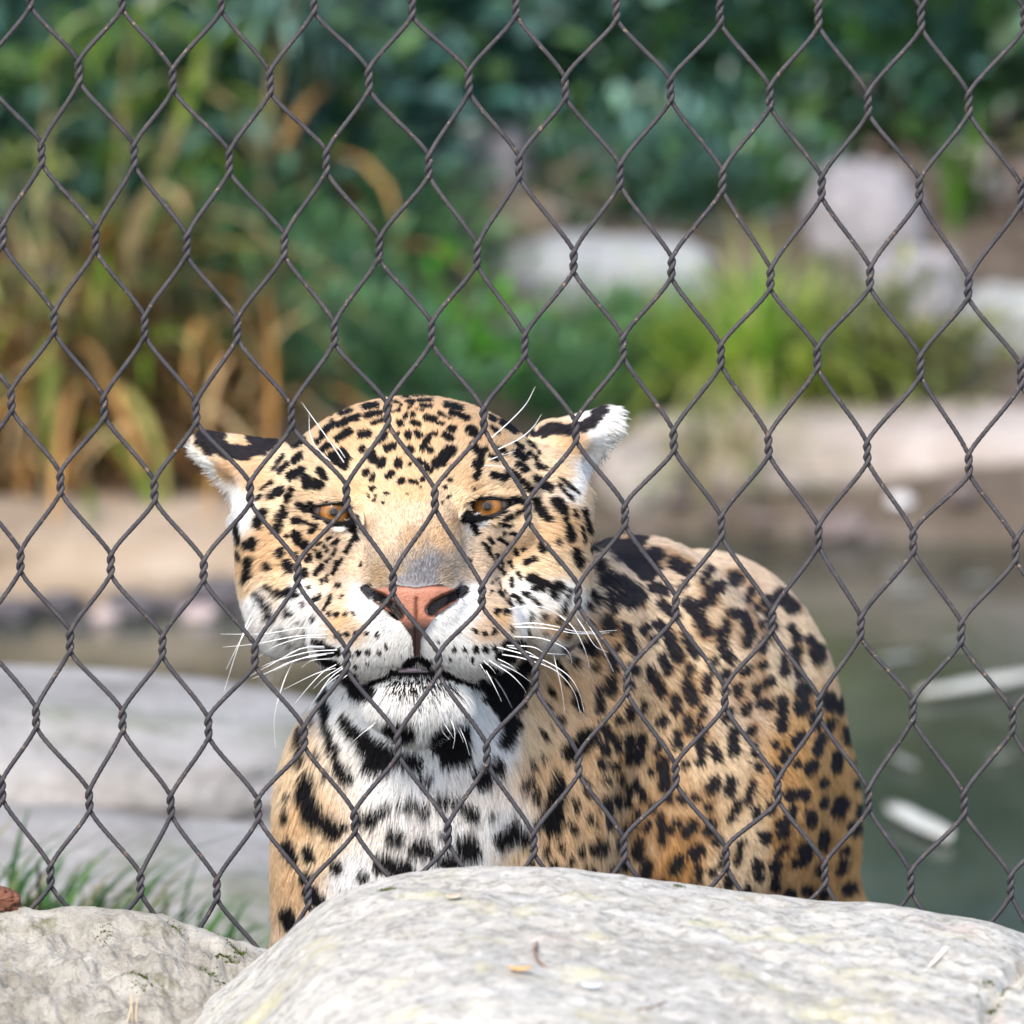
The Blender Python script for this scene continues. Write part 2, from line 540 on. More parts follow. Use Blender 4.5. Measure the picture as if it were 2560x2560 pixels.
for i, (x, y, hw, hh) in enumerate([(-.5, 13.6, .6, 2.2), (.3, 13.8, .65, 2.3), (1.05, 13.7, .65, 2.2), (1.9, 13.6, .65, 2.3), (-1.35, 13.6, .65, 2.2), (-1.3, 12.3, .4, .6), (1.5, 12.5, .35, .5)]):
    shrub("tall dark evergreen shrub in the back row closing off the slope", on_ground(x, y), (hw, .4, hh), 5200, .10, DG, 130 + i, group="evergreen shrubs of the back row", name="evergreen_shrub")

# ground cover between the stones
gc = [(640, 560, 170, TEAL, "patch of teal ground cover beside the tall sedge"), (860, 430, 150, TEAL, "teal leafed clump growing below the drooping pale sedge"), (1010, 600, 100, MG, "green leafy clump beside the long pale slab"),
      (760, 800, 150, MG, "low green ground cover above the tan ledge"), (960, 950, 95, MG, "low green ground cover behind the jaguar's head"), (640, 960, 170, MG, "green ground cover between the sedge and the jaguar's ear"),
      (1370, 1000, 55, MG, "low green plants beyond the jaguar's raised ear"), (1440, 480, 90, DG + TEAL, "bluish leafy clump above the long pale slab"), (1640, 470, 110, DG + TEAL, "dark bluish leafy clump behind the grass tuft"),
      (1830, 470, 110, DG + TEAL, "dark leafy clump between the grass tuft and the lilac boulder"), (1040, 330, 110, TEAL, "teal leafy clump beside the mauve boulder"), (560, 700, 180, MG, "green leafy clump at the foot of the tall sedge"),
      (2250, 950, 170, [(.10, .12, .03), (.16, .17, .05), (.07, .09, .03)], "olive weeds at the foot of the lilac boulders"), (1520, 950, 60, MG, "small green weeds next to the grass tuft")]
for i, (px, py, w, cols, lab) in enumerate(gc):
    p = ground_hit(px, py + 40)
    s_ = w * .000047 * p[1]
    shrub(lab, (p[0], p[1], p[2] - .01), (s_, s_ * .9, s_ * .75), 900, .030, cols, 160 + i, soft_leaf if cols is MG else glossy_leaf, "low plants on the slope", "ground_plant", 2, .5, .6)
p = ground_hit(1150, 955)
shrub("small vivid green plant standing alone above the jaguar's head", p, (.028, .03, .05), 300, .03, [(.08, .30, .015), (.12, .38, .02), (.06, .22, .015)], 190, soft_leaf, None, "leafy_plant", 3, .5, .8)

# tall umbrella sedge: stems crowned with radiating blades, dead blades hanging below
def sedge(label, px, y, tops, seed, pale=False):
    r = np.random.default_rng(seed)
    x = (px - 1280) * .12 * y / 2560
    root = thing("umbrella_sedge", label, "sedge", on_ground(x, y), "umbrella sedges at the water's edge")
    bases, az, el, ln, wd, dr, cs = [], [], [], [], [], [], []
    db, daz, de, dl, dw, dd, dc = [], [], [], [], [], [], []
    for (tpx, tpy, nb, bl) in tops:
        yy = y + r.normal(0, .08)
        top = at_y(tpx, tpy, yy)
        b = np.array(on_ground(x + r.normal(0, .05), y + r.normal(0, .05), -.03))
        t = np.linspace(0, 1, 10)[:, None]
        mid_ = (b + top) / 2 + [(b[0] - top[0]) * .25, 0, .05]
        P = (1 - t) ** 2 * b + 2 * t * (1 - t) * mid_ + t ** 2 * top
        stem_tube("stem", P, .005, .0035, sedge_stem, root)
        for j in range(nb):
            bases.append(top + r.normal(0, .004, 3))
            az.append(2 * math.pi * j / nb + r.normal(0, .2))
            el.append(r.normal(.35, .22))
            ln.append(bl * (.75 + .45 * r.random()))
            wd.append(.0070 * (.7 + .6 * r.random()))
            dr.append(1.5 + r.random() * .9)
            cs.append(0)
        for j in range(nb // 2 + 1):
            f = r.random() * .55
            q = P[int(f * 9)]
            db.append(q + r.normal(0, .02, 3))
            daz.append(r.random() * 2 * math.pi)
            de.append(r.normal(.3, .5))
            dl.append(.20 + .22 * r.random())
            dw.append(.0105 * (.6 + .7 * r.random()))
            dd.append(2.0 + r.random() * 1.2)
    n = len(bases)
    cols = [(.11, .22, .17), (.16, .28, .23), (.2, .32, .27)] if pale else [(.04, .09, .008), (.10, .18, .015), (.22, .30, .04), (.015, .045, .006), (.40, .44, .16)]  # sky reflection in the pale set, highlights and dark gaps in the other
    stuffed(link("green_blades", blades_mesh("green_blades", np.array(bases), np.array(az), np.array(el), np.array(ln), np.array(wd) * (1.5 if pale else 1), np.array(dr), tints(n, cols, r)), soft_leaf, root))
    n = len(db)
    stuffed(link("dry_blades", blades_mesh("dry_blades", np.array(db), np.array(daz), np.array(de), np.array(dl), np.array(dw), np.array(dd), tints(n, TAN + [(.16, .20, .04), (.28, .27, .08), (.08, .12, .02)] if not pale else TAN + MG, r)), dry_leaf, root))
    return root
m = Mat("sedge_stem")
m.color(m.ramp(m.noise(30, 3, .5), [(.3, (.07, .10, .02)), (.7, (.28, .20, .09))])).set(Roughness=.6)
sedge_stem = m.m
sedge("tall umbrella sedge with green crowns over brown dead blades on the tan ledge", 230, 10.75,
      [(130, 150, 24, .15), (330, 60, 20, .14), (40, 420, 20, .14), (280, 420, 22, .15), (480, 250, 20, .14), (120, 800, 18, .13), (420, 560, 18, .13), (-120, 200, 20, .15), (250, 700, 16, .12), (-60, 700, 18, .13), (380, 860, 14, .12), (20, 1000, 14, .11)], 301)
sedge("umbrella sedge with drooping crowns tinted pale teal as reflected sky beside the dark shrubs", 700, 11.5, [(700, 40, 26, .17), (820, 100, 22, .15), (600, 120, 22, .15), (760, -60, 20, .15), (560, 330, 18, .13)], 302, True)
sedge("leaning umbrella sedge with mostly brown blades behind the taller clump", 420, 11.1, [(480, 420, 16, .14), (560, 640, 14, .13), (330, 300, 16, .14), (520, 120, 18, .14)], 303)
sedge("umbrella sedge at the outer end of the tan ledge", -260, 10.8, [(-250, 300, 20, .15), (-380, 100, 20, .15), (-150, 500, 18, .14), (-480, 420, 18, .14), (-200, -100, 20, .15)], 304)

# a heap of dead sedge straw under the clump
r = np.random.default_rng(320)
n = 420
xs_ = r.uniform(-.75, -.30, n)
ys_ = r.uniform(10.6, 11.0, n)
base = np.stack([xs_, ys_, H(xs_, ys_) + r.random(n) * .12], -1)
straw = link("straw", blades_mesh("straw", base, r.random(n) * 6.28, r.normal(.5, .6, n), .10 + .2 * r.random(n), .005 * (.6 + .8 * r.random(n)), 1.2 + 1.4 * r.random(n), tints(n, TAN + [(.07, .045, .018), (.04, .028, .012), (.10, .06, .025)], r)), dry_leaf)  # extra dark browns stand in for shadow in the heap
straw["kind"] = "stuff"
straw["label"] = "tangle of dead brown straw under the tall sedge"
straw["category"] = "straw"

def tuft(label, c, n, length, width, cols, seed, spread=.03, el=(1.15, .3), droop=(1.3, .8), name="grass_tuft", group=None, mat=None):
    r = np.random.default_rng(seed)
    root = thing(name, label, "grass", c, group)
    a = r.random(n) * 2 * math.pi
    q = np.abs(r.normal(0, spread, n))
    base = np.array(c) + np.stack([np.cos(a) * q, np.sin(a) * q, np.full(n, -.01)], -1)
    me = blades_mesh("blades", base, a + r.normal(0, .5, n), r.normal(el[0], el[1], n), length * (.55 + .6 * r.random(n)), width * (.6 + .7 * r.random(n)), droop[0] + droop[1] * r.random(n), tints(n, cols, r))
    stuffed(link("blades", me, mat or soft_leaf, root))
    return root
p = ground_hit(1900, 985)
tuft("yellow green arching grass tuft on the far bank beside the lilac boulders", p, 420, .27, .0048, YG, 400, .055, (.95, .38), (1.4, 1.1), mat=leaf_mat('grass_leaf', .5, .4, .5))
p = ground_hit(1640, 960)
tuft("slender green grass tuft beside the larger yellow green one", p, 60, .17, .0035, [(.14, .26, .04), (.2, .34, .06), (.3, .38, .08)], 401, .025, (1.35, .15), (.5, .6))
p = ground_hit(2130, 960)
tuft("olive grass tuft at the foot of the sloping lilac boulder", p, 200, .13, .004, [(.12, .19, .03), (.2, .25, .05), (.28, .27, .1)], 402, .04)
p = ground_hit(1830, 1150)
tuft("pale dry grass hanging over the wide tan ledge", p + [0, 0, .03], 170, .16, .003, [(.36, .30, .16), (.28, .28, .1), (.42, .36, .22), (.2, .24, .1)], 403, .05, (.6, .5), (2.2, .8))
p = ground_hit(1935, 520)
tuft("upright green blades growing beside the dark leafy clumps", p, 24, .12, .006, [(.05, .15, .02), (.09, .22, .03)], 404, .012, (1.4, .1), (.3, .3))
p = ground_hit(2400, 560)
tuft("tall green blades at the edge of the dark shrubs", p, 30, .17, .007, [(.07, .17, .02), (.1, .22, .03)], 405, .015, (1.4, .12), (.35, .3))
for i, (px, y, ln) in enumerate([(60, 6.28, .18), (220, 6.25, .14), (360, 6.3, .17), (520, 6.22, .25), (640, 6.3, .29), (-120, 6.3, .2)]):
    x = (px - 1280) * .12 * y / 2560
    lab = ["lush dark green grass in front of the slabs by the dark leaf", "dark green grass below the broad slab", "short green grass between the slab and the boulders", "tall green grass beside the jaguar's leg", "green grass touching the jaguar's shoulder", "green grass at the outer end of the slabs"][i]
    tuft(lab, on_ground(x, y), 520, ln, .0040, [(.03, .09, .02), (.05, .13, .025), (.08, .17, .04), (.025, .07, .02), (.22, .19, .09), (.12, .13, .05)], 420 + i, .06, (1.1, .35), (1.3, .9), group="grass in front of the slabs")

# dry twiggy brush on the slope
def brush(label, c, seed, n=46, spread=.16, h=.16):
    r = np.random.default_rng(seed)
    root = thing("dry_brush", label, "brush", c)
    c = np.array(c)
    for i in range(n // 6):
        b = c + [r.normal(0, spread * .5), r.normal(0, spread * .4), -.02]
        e_ = b + [r.normal(0, spread), r.normal(0, spread * .6), h * (.5 + r.random())]
        t = np.linspace(0, 1, 6)[:, None]
        stem_tube("twig", b + (e_ - b) * t + np.sin(t * 5) * .008, .0035, .0012, bark, root)
    m_ = n * 9
    P = c + r.normal(0, 1, (m_, 3)) * [spread, spread * .7, h * .4] + [0, 0, h * .4]
    D = r.normal(0, 1, (m_, 3))
    L = .012 + .02 * r.random(m_)
    stuffed(link("dead_leaves", leaves_mesh("dead_leaves", P, D, r.normal(0, 1, (m_, 3)) + [0, 0, .6], L, L * .3, tints(m_, [(.16, .11, .09), (.24, .19, .17), (.09, .06, .05), (.33, .29, .28), (.10, .11, .04)], r)), dry_leaf, root))
    return root
brush("dry twiggy brush with dead leaves above the chalky stone", on_ground(.72, 12.05), 500, 36, .09, .10)
brush("low brown brush with dead leaves under the dark shrubs", on_ground(.60, 12.35), 501, 26, .12, .07)
brush("sparse dead twigs between the brown boulder and the dark shrubs", on_ground(.22, 12.45), 502, 18, .08, .05)
brush("brown leaf litter and twigs beside the long pale slab", on_ground(-.14, 11.85), 503, 16, .07, .03)

def plate(name, label, cat, c, length, width, thick, rotz, mat, tilt=0.0, bend=.08, group=None, seed=0, pitchx=0.0):
    """a thin curled strip: leaf, bark chip or reed"""
    r = np.random.default_rng(seed)
    nl, nw = 14, 5
    top, bot = [], []
    for i in range(nl):
        t = i / (nl - 1) * 2 - 1
        w = width * (1 - abs(t) ** 3) ** .5 * .5 + width * .06
        for j in range(nw):
            u = j / (nw - 1) * 2 - 1
            z = bend * length * (t * t) * .5 + abs(u) ** 2 * width * .12 + r.normal(0, thick * .25)
            top.append((t * length / 2, u * w, z + thick / 2))
            bot.append((t * length / 2, u * w, z - thick / 2))
    V = np.array(top + bot)
    n_ = nl * nw
    F = []
    for i in range(nl - 1):
        for j in range(nw - 1):
            a = i * nw + j
            F.append((a, a + nw, a + nw + 1, a + 1))
            F.append((n_ + a, n_ + a + 1, n_ + a + nw + 1, n_ + a + nw))
    for i in range(nl - 1):
        for a, b in ((i * nw, (i + 1) * nw), ((i + 1) * nw + nw - 1, i * nw + nw - 1)):
            F.append((a, n_ + a, n_ + b, b))
    for j in range(nw - 1):
        a = j
        F.append((a, a + 1, n_ + a + 1, n_ + a))
        a = (nl - 1) * nw + j
        F.append((a + 1, a, n_ + a, n_ + a + 1))
    o = link(name, mesh_from(name, V, F), mat)
    o.location = tuple(map(float, c))
    o.rotation_euler = (pitchx, tilt, rotz)
    return tag(o, label, cat, group)
def flat_mat(name, a, b, scale=60, rough=.8):
    m = Mat(name)
    n1 = m.noise(scale, 5, .6, stretch=(.25, 1, 1))
    m.color(m.ramp(n1, [(.3, a), (.7, b)])).set(Roughness=rough, Specular=.25)
    m.normal(m.bump(n1, .4, .002))
    return m.m
reed = flat_mat("bleached_reed", (.36, .36, .31), (.54, .53, .48))
def float_at(px0, py0, px1, py1, wpx, label, seed, group="bleached reed pieces floating on the pond", mat=None, name="floating_reed"):
    d0, d1 = ray(px0, py0), ray(px1, py1)
    a = CAM + d0 * ((WATER_Z + .006 - CAM[2]) / d0[2])
    b = CAM + d1 * ((WATER_Z + .006 - CAM[2]) / d1[2])
    c = (a + b) / 2
    L_ = np.linalg.norm(b - a)
    plate(name, label, "reed", c, L_, wpx * .12 * c[1] / 2560 * 2.4, .003, math.atan2(b[1] - a[1], b[0] - a[0]), mat or reed, seed=seed, bend=.01, group=group)
float_at(2300, 1742, 2600, 1690, 30, "long bleached reed floating on the pond past the jaguar's hip", 1, None)
float_at(2225, 2020, 2372, 2100, 26, "short bleached reed floating close behind the jaguar's hip", 2, None)
for i, (a, b, c, d, w) in enumerate([(2200, 1655, 2290, 1640, 16), (2350, 1615, 2410, 1610, 12), (2215, 1480, 2330, 1470, 10), (2410, 1450, 2480, 1445, 10), (2230, 1890, 2290, 1920, 10), (2480, 1900, 2530, 1890, 8)]):
    float_at(a, b, c, d, w, "small pale leaf fragment floating on the green pond", 10 + i, "pale leaf fragments on the pond", flat_mat("leaf_fragment_%d" % i, (.10, .11, .10), (.24, .25, .22)), "floating_leaf")
p = ground_hit(930, 760)
plate("bark_chip", "pale bleached bark chip leaning among the green ground cover", "bark", p + [0, -.02, .035], .095, .03, .006, .2, flat_mat("pale_bark", (.5, .47, .42), (.68, .66, .6)), .95, .05)
# ------------------------------------------------------------------ boulders in front of the fence
def on_rock(px, py, h, y0=5.24, y1=4.4):
    d = ray(px, py)
    for y in np.linspace(y0, y1, 1700)[::-1]:
        P = CAM + d * (y / d[1])
        if P[2] <= h(P[0], P[1]):
            return P
    return CAM + d * (y0 / d[1])

def front_rock(name, label, edge, y_ridge, x_pad, y_front, mat, seed, dome, rough, fine, back=.075, roll=0.0, cracks=()):
    """edge: the skyline of the stone in photo pixels; it stands on the visitors' side, reaching down to the path"""
    e = np.array(edge, float)
    ridge = np.array([at_y(a, b, y_ridge) for a, b in e])
    x0, x1 = ridge[0, 0] - x_pad[0], ridge[-1, 0] + x_pad[1]
    nx_, ny_ = 420, 190
    xs_ = np.linspace(x0, x1, nx_)
    rz = np.interp(xs_, ridge[:, 0], ridge[:, 2])
    k = np.hanning(15)
    k /= k.sum()
    rz = np.convolve(np.pad(rz, 7, mode='edge'), k, 'valid')
    # beyond the photographed skyline the stone rounds off to the ground
    lo, hi = ridge[0, 0], ridge[-1, 0]
    for i, x in enumerate(xs_):
        if x < lo and x_pad[0] > 0:
            f = (lo - x) / x_pad[0]
            rz[i] *= math.sqrt(max(0, 1 - f ** 2.4))
        if x > hi and x_pad[1] > 0:
            f = (x - hi) / x_pad[1]
            rz[i] *= math.sqrt(max(0, 1 - f ** 2.4))
    ys_ = np.concatenate([np.linspace(y_ridge + back, y_ridge, 26)[:-1], np.linspace(y_ridge, y_front, ny_ - 25)])
    X, Y = np.meshgrid(xs_, ys_)
    Z0 = np.broadcast_to(rz, X.shape).copy()
    tb = np.clip((Y - y_ridge) / back, 0, 1)                                   # behind the ridge: falls away
    tf = np.clip((y_ridge - Y) / (y_ridge - y_front), 0, 1)                     # towards the visitors: a broad top, then a rounded face
    fall = np.sqrt(np.clip(1 - tb ** 2.2, 0, 1)) * np.where(tf > .62, np.sqrt(np.clip(1 - ((tf - .62) / .38) ** 2.4, 0, 1)), 1)
    Z = Z0 * fall + dome * np.sin(np.clip(tf / .62, 0, 1) * math.pi * .5) * fall + roll * tf
    P = np.stack([X, Y, Z], -1)
    d = rough * fbm(P * 7.0, 4, seed) + fine * fbm(P * 60.0, 4, seed + 9, .6)
    pit = np.clip(vnoise(P * 34.0, seed + 30) - .25, 0, 1) * fine * 2.4
    keepedge = np.exp(-((Y - y_ridge) / .02) ** 2)
    Z = Z + (d * (1 - .8 * keepedge) - pit * (1 - .6 * keepedge)) * np.clip(Z0 * fall * 6, 0, 1)
    Z = np.maximum(Z, -.01)
    ny2 = len(ys_)
    def height(x, y):
        i = int(np.clip(np.searchsorted(xs_, x), 0, nx_ - 1))
        j = int(np.clip(np.searchsorted(-ys_, -y), 0, ny2 - 1))
        return float(Z[j, i])
    cut = np.zeros_like(Z)
    for line, wid, dep in cracks:
        pts = [on_rock(a, b, height) for a, b in line]
        wob = .004 * fbm(P * 40.0, 3, seed + 50)
        for a, b in zip(pts[:-1], pts[1:]):
            ab = (b - a)[:2]
            t = np.clip(((X - a[0]) * ab[0] + (Y - a[1]) * ab[1]) / (ab @ ab), 0, 1)
            dd = np.hypot(X - a[0] - t * ab[0], Y - a[1] - t * ab[1]) + wob
            cut = np.maximum(cut, dep * np.clip(1 - dd / wid, 0, 1) ** .7)
    Z = Z - cut
    V = np.stack([X, Y, Z], -1).reshape(-1, 3)
    ii = (np.arange(ny2 - 1)[:, None] * nx_ + np.arange(nx_ - 1)[None, :]).ravel()
    F = np.stack([ii, ii + nx_, ii + nx_ + 1, ii + 1], -1)
    o = link(name, mesh_from(name, V, F), mat)
    tag(o, label, "boulder")
    return height

m = Mat("smooth_pale_stone")
n1 = m.noise(6, 8, .68, stretch=(1, 1.5, 1), dist=.3)
n2 = m.noise(85, 9, .75, dist=.5)
n3 = m.noise(17, 8, .7)
n4 = m.noise(190, 6, .75)
cc = m.ramp(n1, [(.25, (.33, .305, .26)), (.5, (.46, .43, .375)), (.72, (.56, .53, .465))])
cc = m.mix(m.ramp(n2, [(.50, 0.0), (.60, .8)]), cc, (.215, .20, .175))
cc = m.mix(m.ramp(n2, [(.36, .75), (.45, 0.0)]), cc, (.66, .635, .585))
cc = m.mix(m.ramp(n3, [(.54, 0.0), (.68, .65)]), cc, (.50, .455, .25))
cc = m.mix(m.ramp(m.noise(13, 6, .6), [(.62, 0.0), (.72, .35)]), cc, (.50, .36, .28))
cc = m.mix(m.ramp(n4, [(.62, 0.0), (.74, .5)]), cc, (.17, .16, .14))
m.color(cc).set(Roughness=.9, Specular=.2)
m.normal(m.bump(n4, .7, .003, m.bump(n2, .35, .006)))
smooth_stone = m.m

m = Mat("pitted_stone")
n1 = m.noise(9, 7, .62)
n2 = m.noise(60, 8, .72)
n3 = m.noise(15, 6, .65)
n4 = m.noise(230, 4, .7)
cc = m.ramp(n1, [(.3, (.25, .225, .18)), (.52, (.40, .37, .315)), (.72, (.52, .49, .43))])
cc = m.mix(m.ramp(n2, [(.45, 0.0), (.66, .75)]), cc, (.20, .175, .13))
cc = m.mix(m.ramp(n2, [(.27, .8), (.38, 0.0)]), cc, (.66, .64, .60))
cc = m.mix(m.ramp(n3, [(.60, 0.0), (.68, .7)]), cc, (.12, .13, .035))
cc = m.mix(m.ramp(n4, [(.6, 0.0), (.75, .6)]), cc, (.10, .085, .06))
m.color(cc).set(Roughness=.95, Specular=.15)
m.normal(m.bump(n4, .6, .003, m.bump(n2, .9, .008)))
pitted_stone = m.m

h_right = front_rock("boulder", "large smooth pale boulder with yellow lichen in front of the mesh fence",
    [(370, 2640), (480, 2532), (580, 2446), (685, 2364), (760, 2292), (830, 2240), (900, 2214), (1000, 2188), (1100, 2174), (1200, 2168), (1300, 2170), (1450, 2178), (1600, 2200), (1750, 2215), (1900, 2236), (2050, 2256), (2200, 2260), (2350, 2286), (2450, 2300), (2560, 2334), (2700, 2380)],
    5.13, (.08, .30), 4.40, smooth_stone, 3, .004, .006, .0020,
    cracks=[([(2555, 2415), (2520, 2455), (2490, 2490), (2468, 2530), (2475, 2580)], .006, .009), ([(1900, 2522), (2050, 2536), (2220, 2548), (2470, 2556)], .008, .007), ([(1560, 2500), (1480, 2520), (1420, 2556)], .004, .003)])
h_left = front_rock("boulder", "rough pitted boulder with moss beside the smooth pale one",
    [(-260, 2330), (-100, 2285), (0, 2270), (100, 2268), (200, 2265), (300, 2270), (400, 2285), (500, 2320), (600, 2354), (690, 2376), (760, 2420), (820, 2480)],
    5.235, (.22, .05), 4.62, pitted_stone, 13, -.045, .014, .0065, .06)

# ------------------------------------------------------------------ wire mesh fence
# knots of the mesh as they sit in the photograph: row, first column, then x y pairs every second column
KNOTS = {0: (0, "76 -10 305 -5 553 0 785 3 1030 13 1290 12 1541 22 1800 32 2046 40 2303 45 2560 45"),
 1: (1, "197 179 432 199 675 205 922 199 1172 205 1413 219 1676 225 1925 242 2170 258 2422 258"),
 2: (0, "104 384 335 388 573 404 816 404 1072 414 1298 417 1550 437 1806 451 2054 467 2299 474 2552 487"),
 3: (-1, "7 586 239 600 467 613 711 613 948 620 1193 636 1434 653 1679 669 1926 696 2175 693 2421 719"),
 4: (0, "135 805 362 815 593 822 836 832 1079 832 1312 862 1558 868 1802 888 2043 895 2301 915 2552 938"),
 5: (-1, "28 1001 260 1017 490 1030 729 1040 968 1034 1209 1047 1439 1077 1684 1100 1921 1113 2168 1130 2422 1160"),
 6: (0, "151 1206 386 1226 625 1232 866 1238 1087 1247 1320 1278 1562 1288 1803 1316 2046 1340 2283 1354 2539 1375"),
 7: (-1, "51 1403 277 1412 509 1426 744 1432 982 1457 1205 1489 1445 1488 1689 1516 1930 1552 2152 1567 2403 1581"),
 8: (0, "175 1603 406 1615 637 1638 866 1648 1096 1660 1338 1695 1567 1707 1812 1742 2048 1770 2282 1776 2531 1803"),
 9: (-1, "90 1794 306 1802 521 1819 760 1842 994 1862 1217 1885 1446 1910 1689 1935 1944 1975 2171 1997 2410 2009"),
 10: (-2, "5 1976 223 2001 427 2014 645 2023 886 2054 1120 2085 1334 2110 1560 2120 1815 2144 2062 2184 2277 2204 2527 2214"),
 11: (-1, "126 2189 351 2209 542 2223 770 2239")}
knot = {}
for r_, (c0, txt) in KNOTS.items():
    v = list(map(float, txt.split()))
    for i in range(len(v) // 2):
        knot[(c0 + 2 * i, r_)] = (v[2 * i], v[2 * i + 1])
kc = np.array(list(knot.keys()), float)
kv = np.array(list(knot.values()))
def kbasis(c, r):
    c, r = np.asarray(c, float) / 10, np.asarray(r, float) / 10
    return np.stack([np.ones_like(c), c, r, c * r, c * c, r * r], -1)
kcoef, *_ = np.linalg.lstsq(kbasis(kc[:, 0], kc[:, 1]), kv, rcond=None)
klin, *_ = np.linalg.lstsq(kbasis(kc[:, 0], kc[:, 1])[:, :4], kv, rcond=None)
FENCE_Y = 5.31
C_LO, C_HI, R_LO, R_HI = -5, 25, -3, 21
rk = np.random.default_rng(5)
node3 = {}
for r_ in range(R_LO, R_HI + 1):
    for c_ in range(C_LO, C_HI + 1):
        if (c_ + r_) % 2 and not (r_ in KNOTS and False):
            pass
        if (c_, r_) in knot:
            p = knot[(c_, r_)]
        else:
            par = {0: 0, 1: 1, 2: 0, 3: 1, 4: 0, 5: 1, 6: 0, 7: 1, 8: 0, 9: 1, 10: 0, 11: 1}
            if (c_ - r_) % 2:
                continue
            far_ = r_ > 12 or r_ < -1 or c_ < -2 or c_ > 22
            p = (kbasis(c_, r_)[:4] @ klin) if far_ else (kbasis(c_, r_) @ kcoef)
            p = p + rk.normal(0, 4, 2)
        node3[(c_, r_)] = at_y(p[0], p[1], FENCE_Y)

m = Mat("weathered_cable")
n1 = m.noise(260, 5, .65)
n2 = m.noise(38, 4, .6)
n2 = m.noise(55, 6, .7)
base = m.ramp(n2, [(.3, (.030, .029, .034)), (.55, (.052, .048, .052)), (.75, (.080, .066, .060))])
spk = m.ramp(n1, [(.60, 0.0), (.70, 1.0)])
m.color(m.mix(spk, base, (.22, .15, .10)))
m.set(Roughness=0.7, Specular=0.25)
m.normal(m.bump(n1, .35, .0006))
cable_mat = m.m

fence = thing("wire_mesh_fence", "dark grey woven cable mesh fence of diamond openings standing behind the boulders", "fence", (0, FENCE_Y, 0.0))
WIRE_R = 0.00150
TW_R, TW_H = 0.00175, 0.0096
def cable(keys, slope):
    P = []
    n = len(keys)
    for i, k in enumerate(keys):
        c = node3[k]
        ph0 = math.pi if slope > 0 else 0.0
        # direction of the knot: from the middle of the neighbours above to the middle of those below
        up = node3.get((k[0] - slope, k[1] - 1))
        tilt = 0.03 * math.sin(k[0] * 3.1 + k[1] * 1.7)
        for j in range(15):
            f = j / 14
            th = ph0 + f * 3 * math.pi
            s_ = (0.5 - f) * 2 * TW_H
            env = 1.0
            P.append(c + np.array([TW_R * math.cos(th) * env + tilt * s_, -TW_R * math.sin(th) * env, s_]))
        if i < n - 1:
            d = node3[keys[i + 1]]
            a = P[-1]
            ph1 = math.pi if slope > 0 else 0.0
            b = d + np.array([TW_R * math.cos(ph1), 0, TW_H])
            bow = 0.0012 * math.sin(k[0] * 12.9 + k[1] * 4.1)
            va = np.array([0.25 * slope, 0, -1.0])
            for j in range(1, 12):
                f = j / 12
                h = f * f * (3 - 2 * f)
                g = .86 * f + .14 * h                                     # a slight S where the cable leaves the knot
                q = a + (b - a) * f
                q[0] = a[0] + (b[0] - a[0]) * g
                q[1] += bow * math.sin(math.pi * f)
                P.append(q)
    P = np.array(P)
    for _ in range(2):
        P[1:-1] = .25 * P[:-2] + .5 * P[1:-1] + .25 * P[2:]
    seg = np.linalg.norm(np.diff(P, axis=0), axis=1)
    L = np.concatenate([[0], np.cumsum(seg)])
    m_ = max(8, int(L[-1] / 0.00165))
    s_ = np.linspace(0, L[-1], m_)
    P = np.stack([np.interp(s_, L, P[:, i]) for i in range(3)], -1)
    T_ = np.gradient(P, axis=0)
    T_ /= np.linalg.norm(T_, axis=1, keepdims=True)
    N1 = np.cross(T_, np.array([0, 1.0, 0]))
    N1 /= np.linalg.norm(N1, axis=1, keepdims=True) + 1e-9
    N2 = np.cross(T_, N1)
    sides = 12
    a = np.linspace(0, 2 * math.pi, sides, endpoint=False)
    ang = a[None, :] + (s_ / 0.026 * 2 * math.pi)[:, None]                 # lay of the strands
    R_ = np.where(np.arange(sides) % 2 == 0, 1.04, .88) * WIRE_R
    V = P[:, None, :] + (np.cos(ang)[..., None] * N1[:, None, :] + np.sin(ang)[..., None] * N2[:, None, :]) * R_[None, :, None]
    i = np.arange(m_ - 1)[:, None] * sides
    j = np.arange(sides)[None, :]
    k = (j + 1) % sides
    F = np.stack([i + j, i + k, i + sides + k, i + sides + j], -1).reshape(-1, 4)
    link("cable", mesh_from("cable", V.reshape(-1, 3), F), cable_mat, fence)
for slope in (1, -1):
    starts = [k for k in node3 if (k[0] - slope, k[1] - 1) not in node3]
    for k in sorted(starts):
        keys = [k]
        while (keys[-1][0] + slope, keys[-1][1] + 1) in node3:
            keys.append((keys[-1][0] + slope, keys[-1][1] + 1))
        if len(keys) > 1:
            cable(keys, slope)
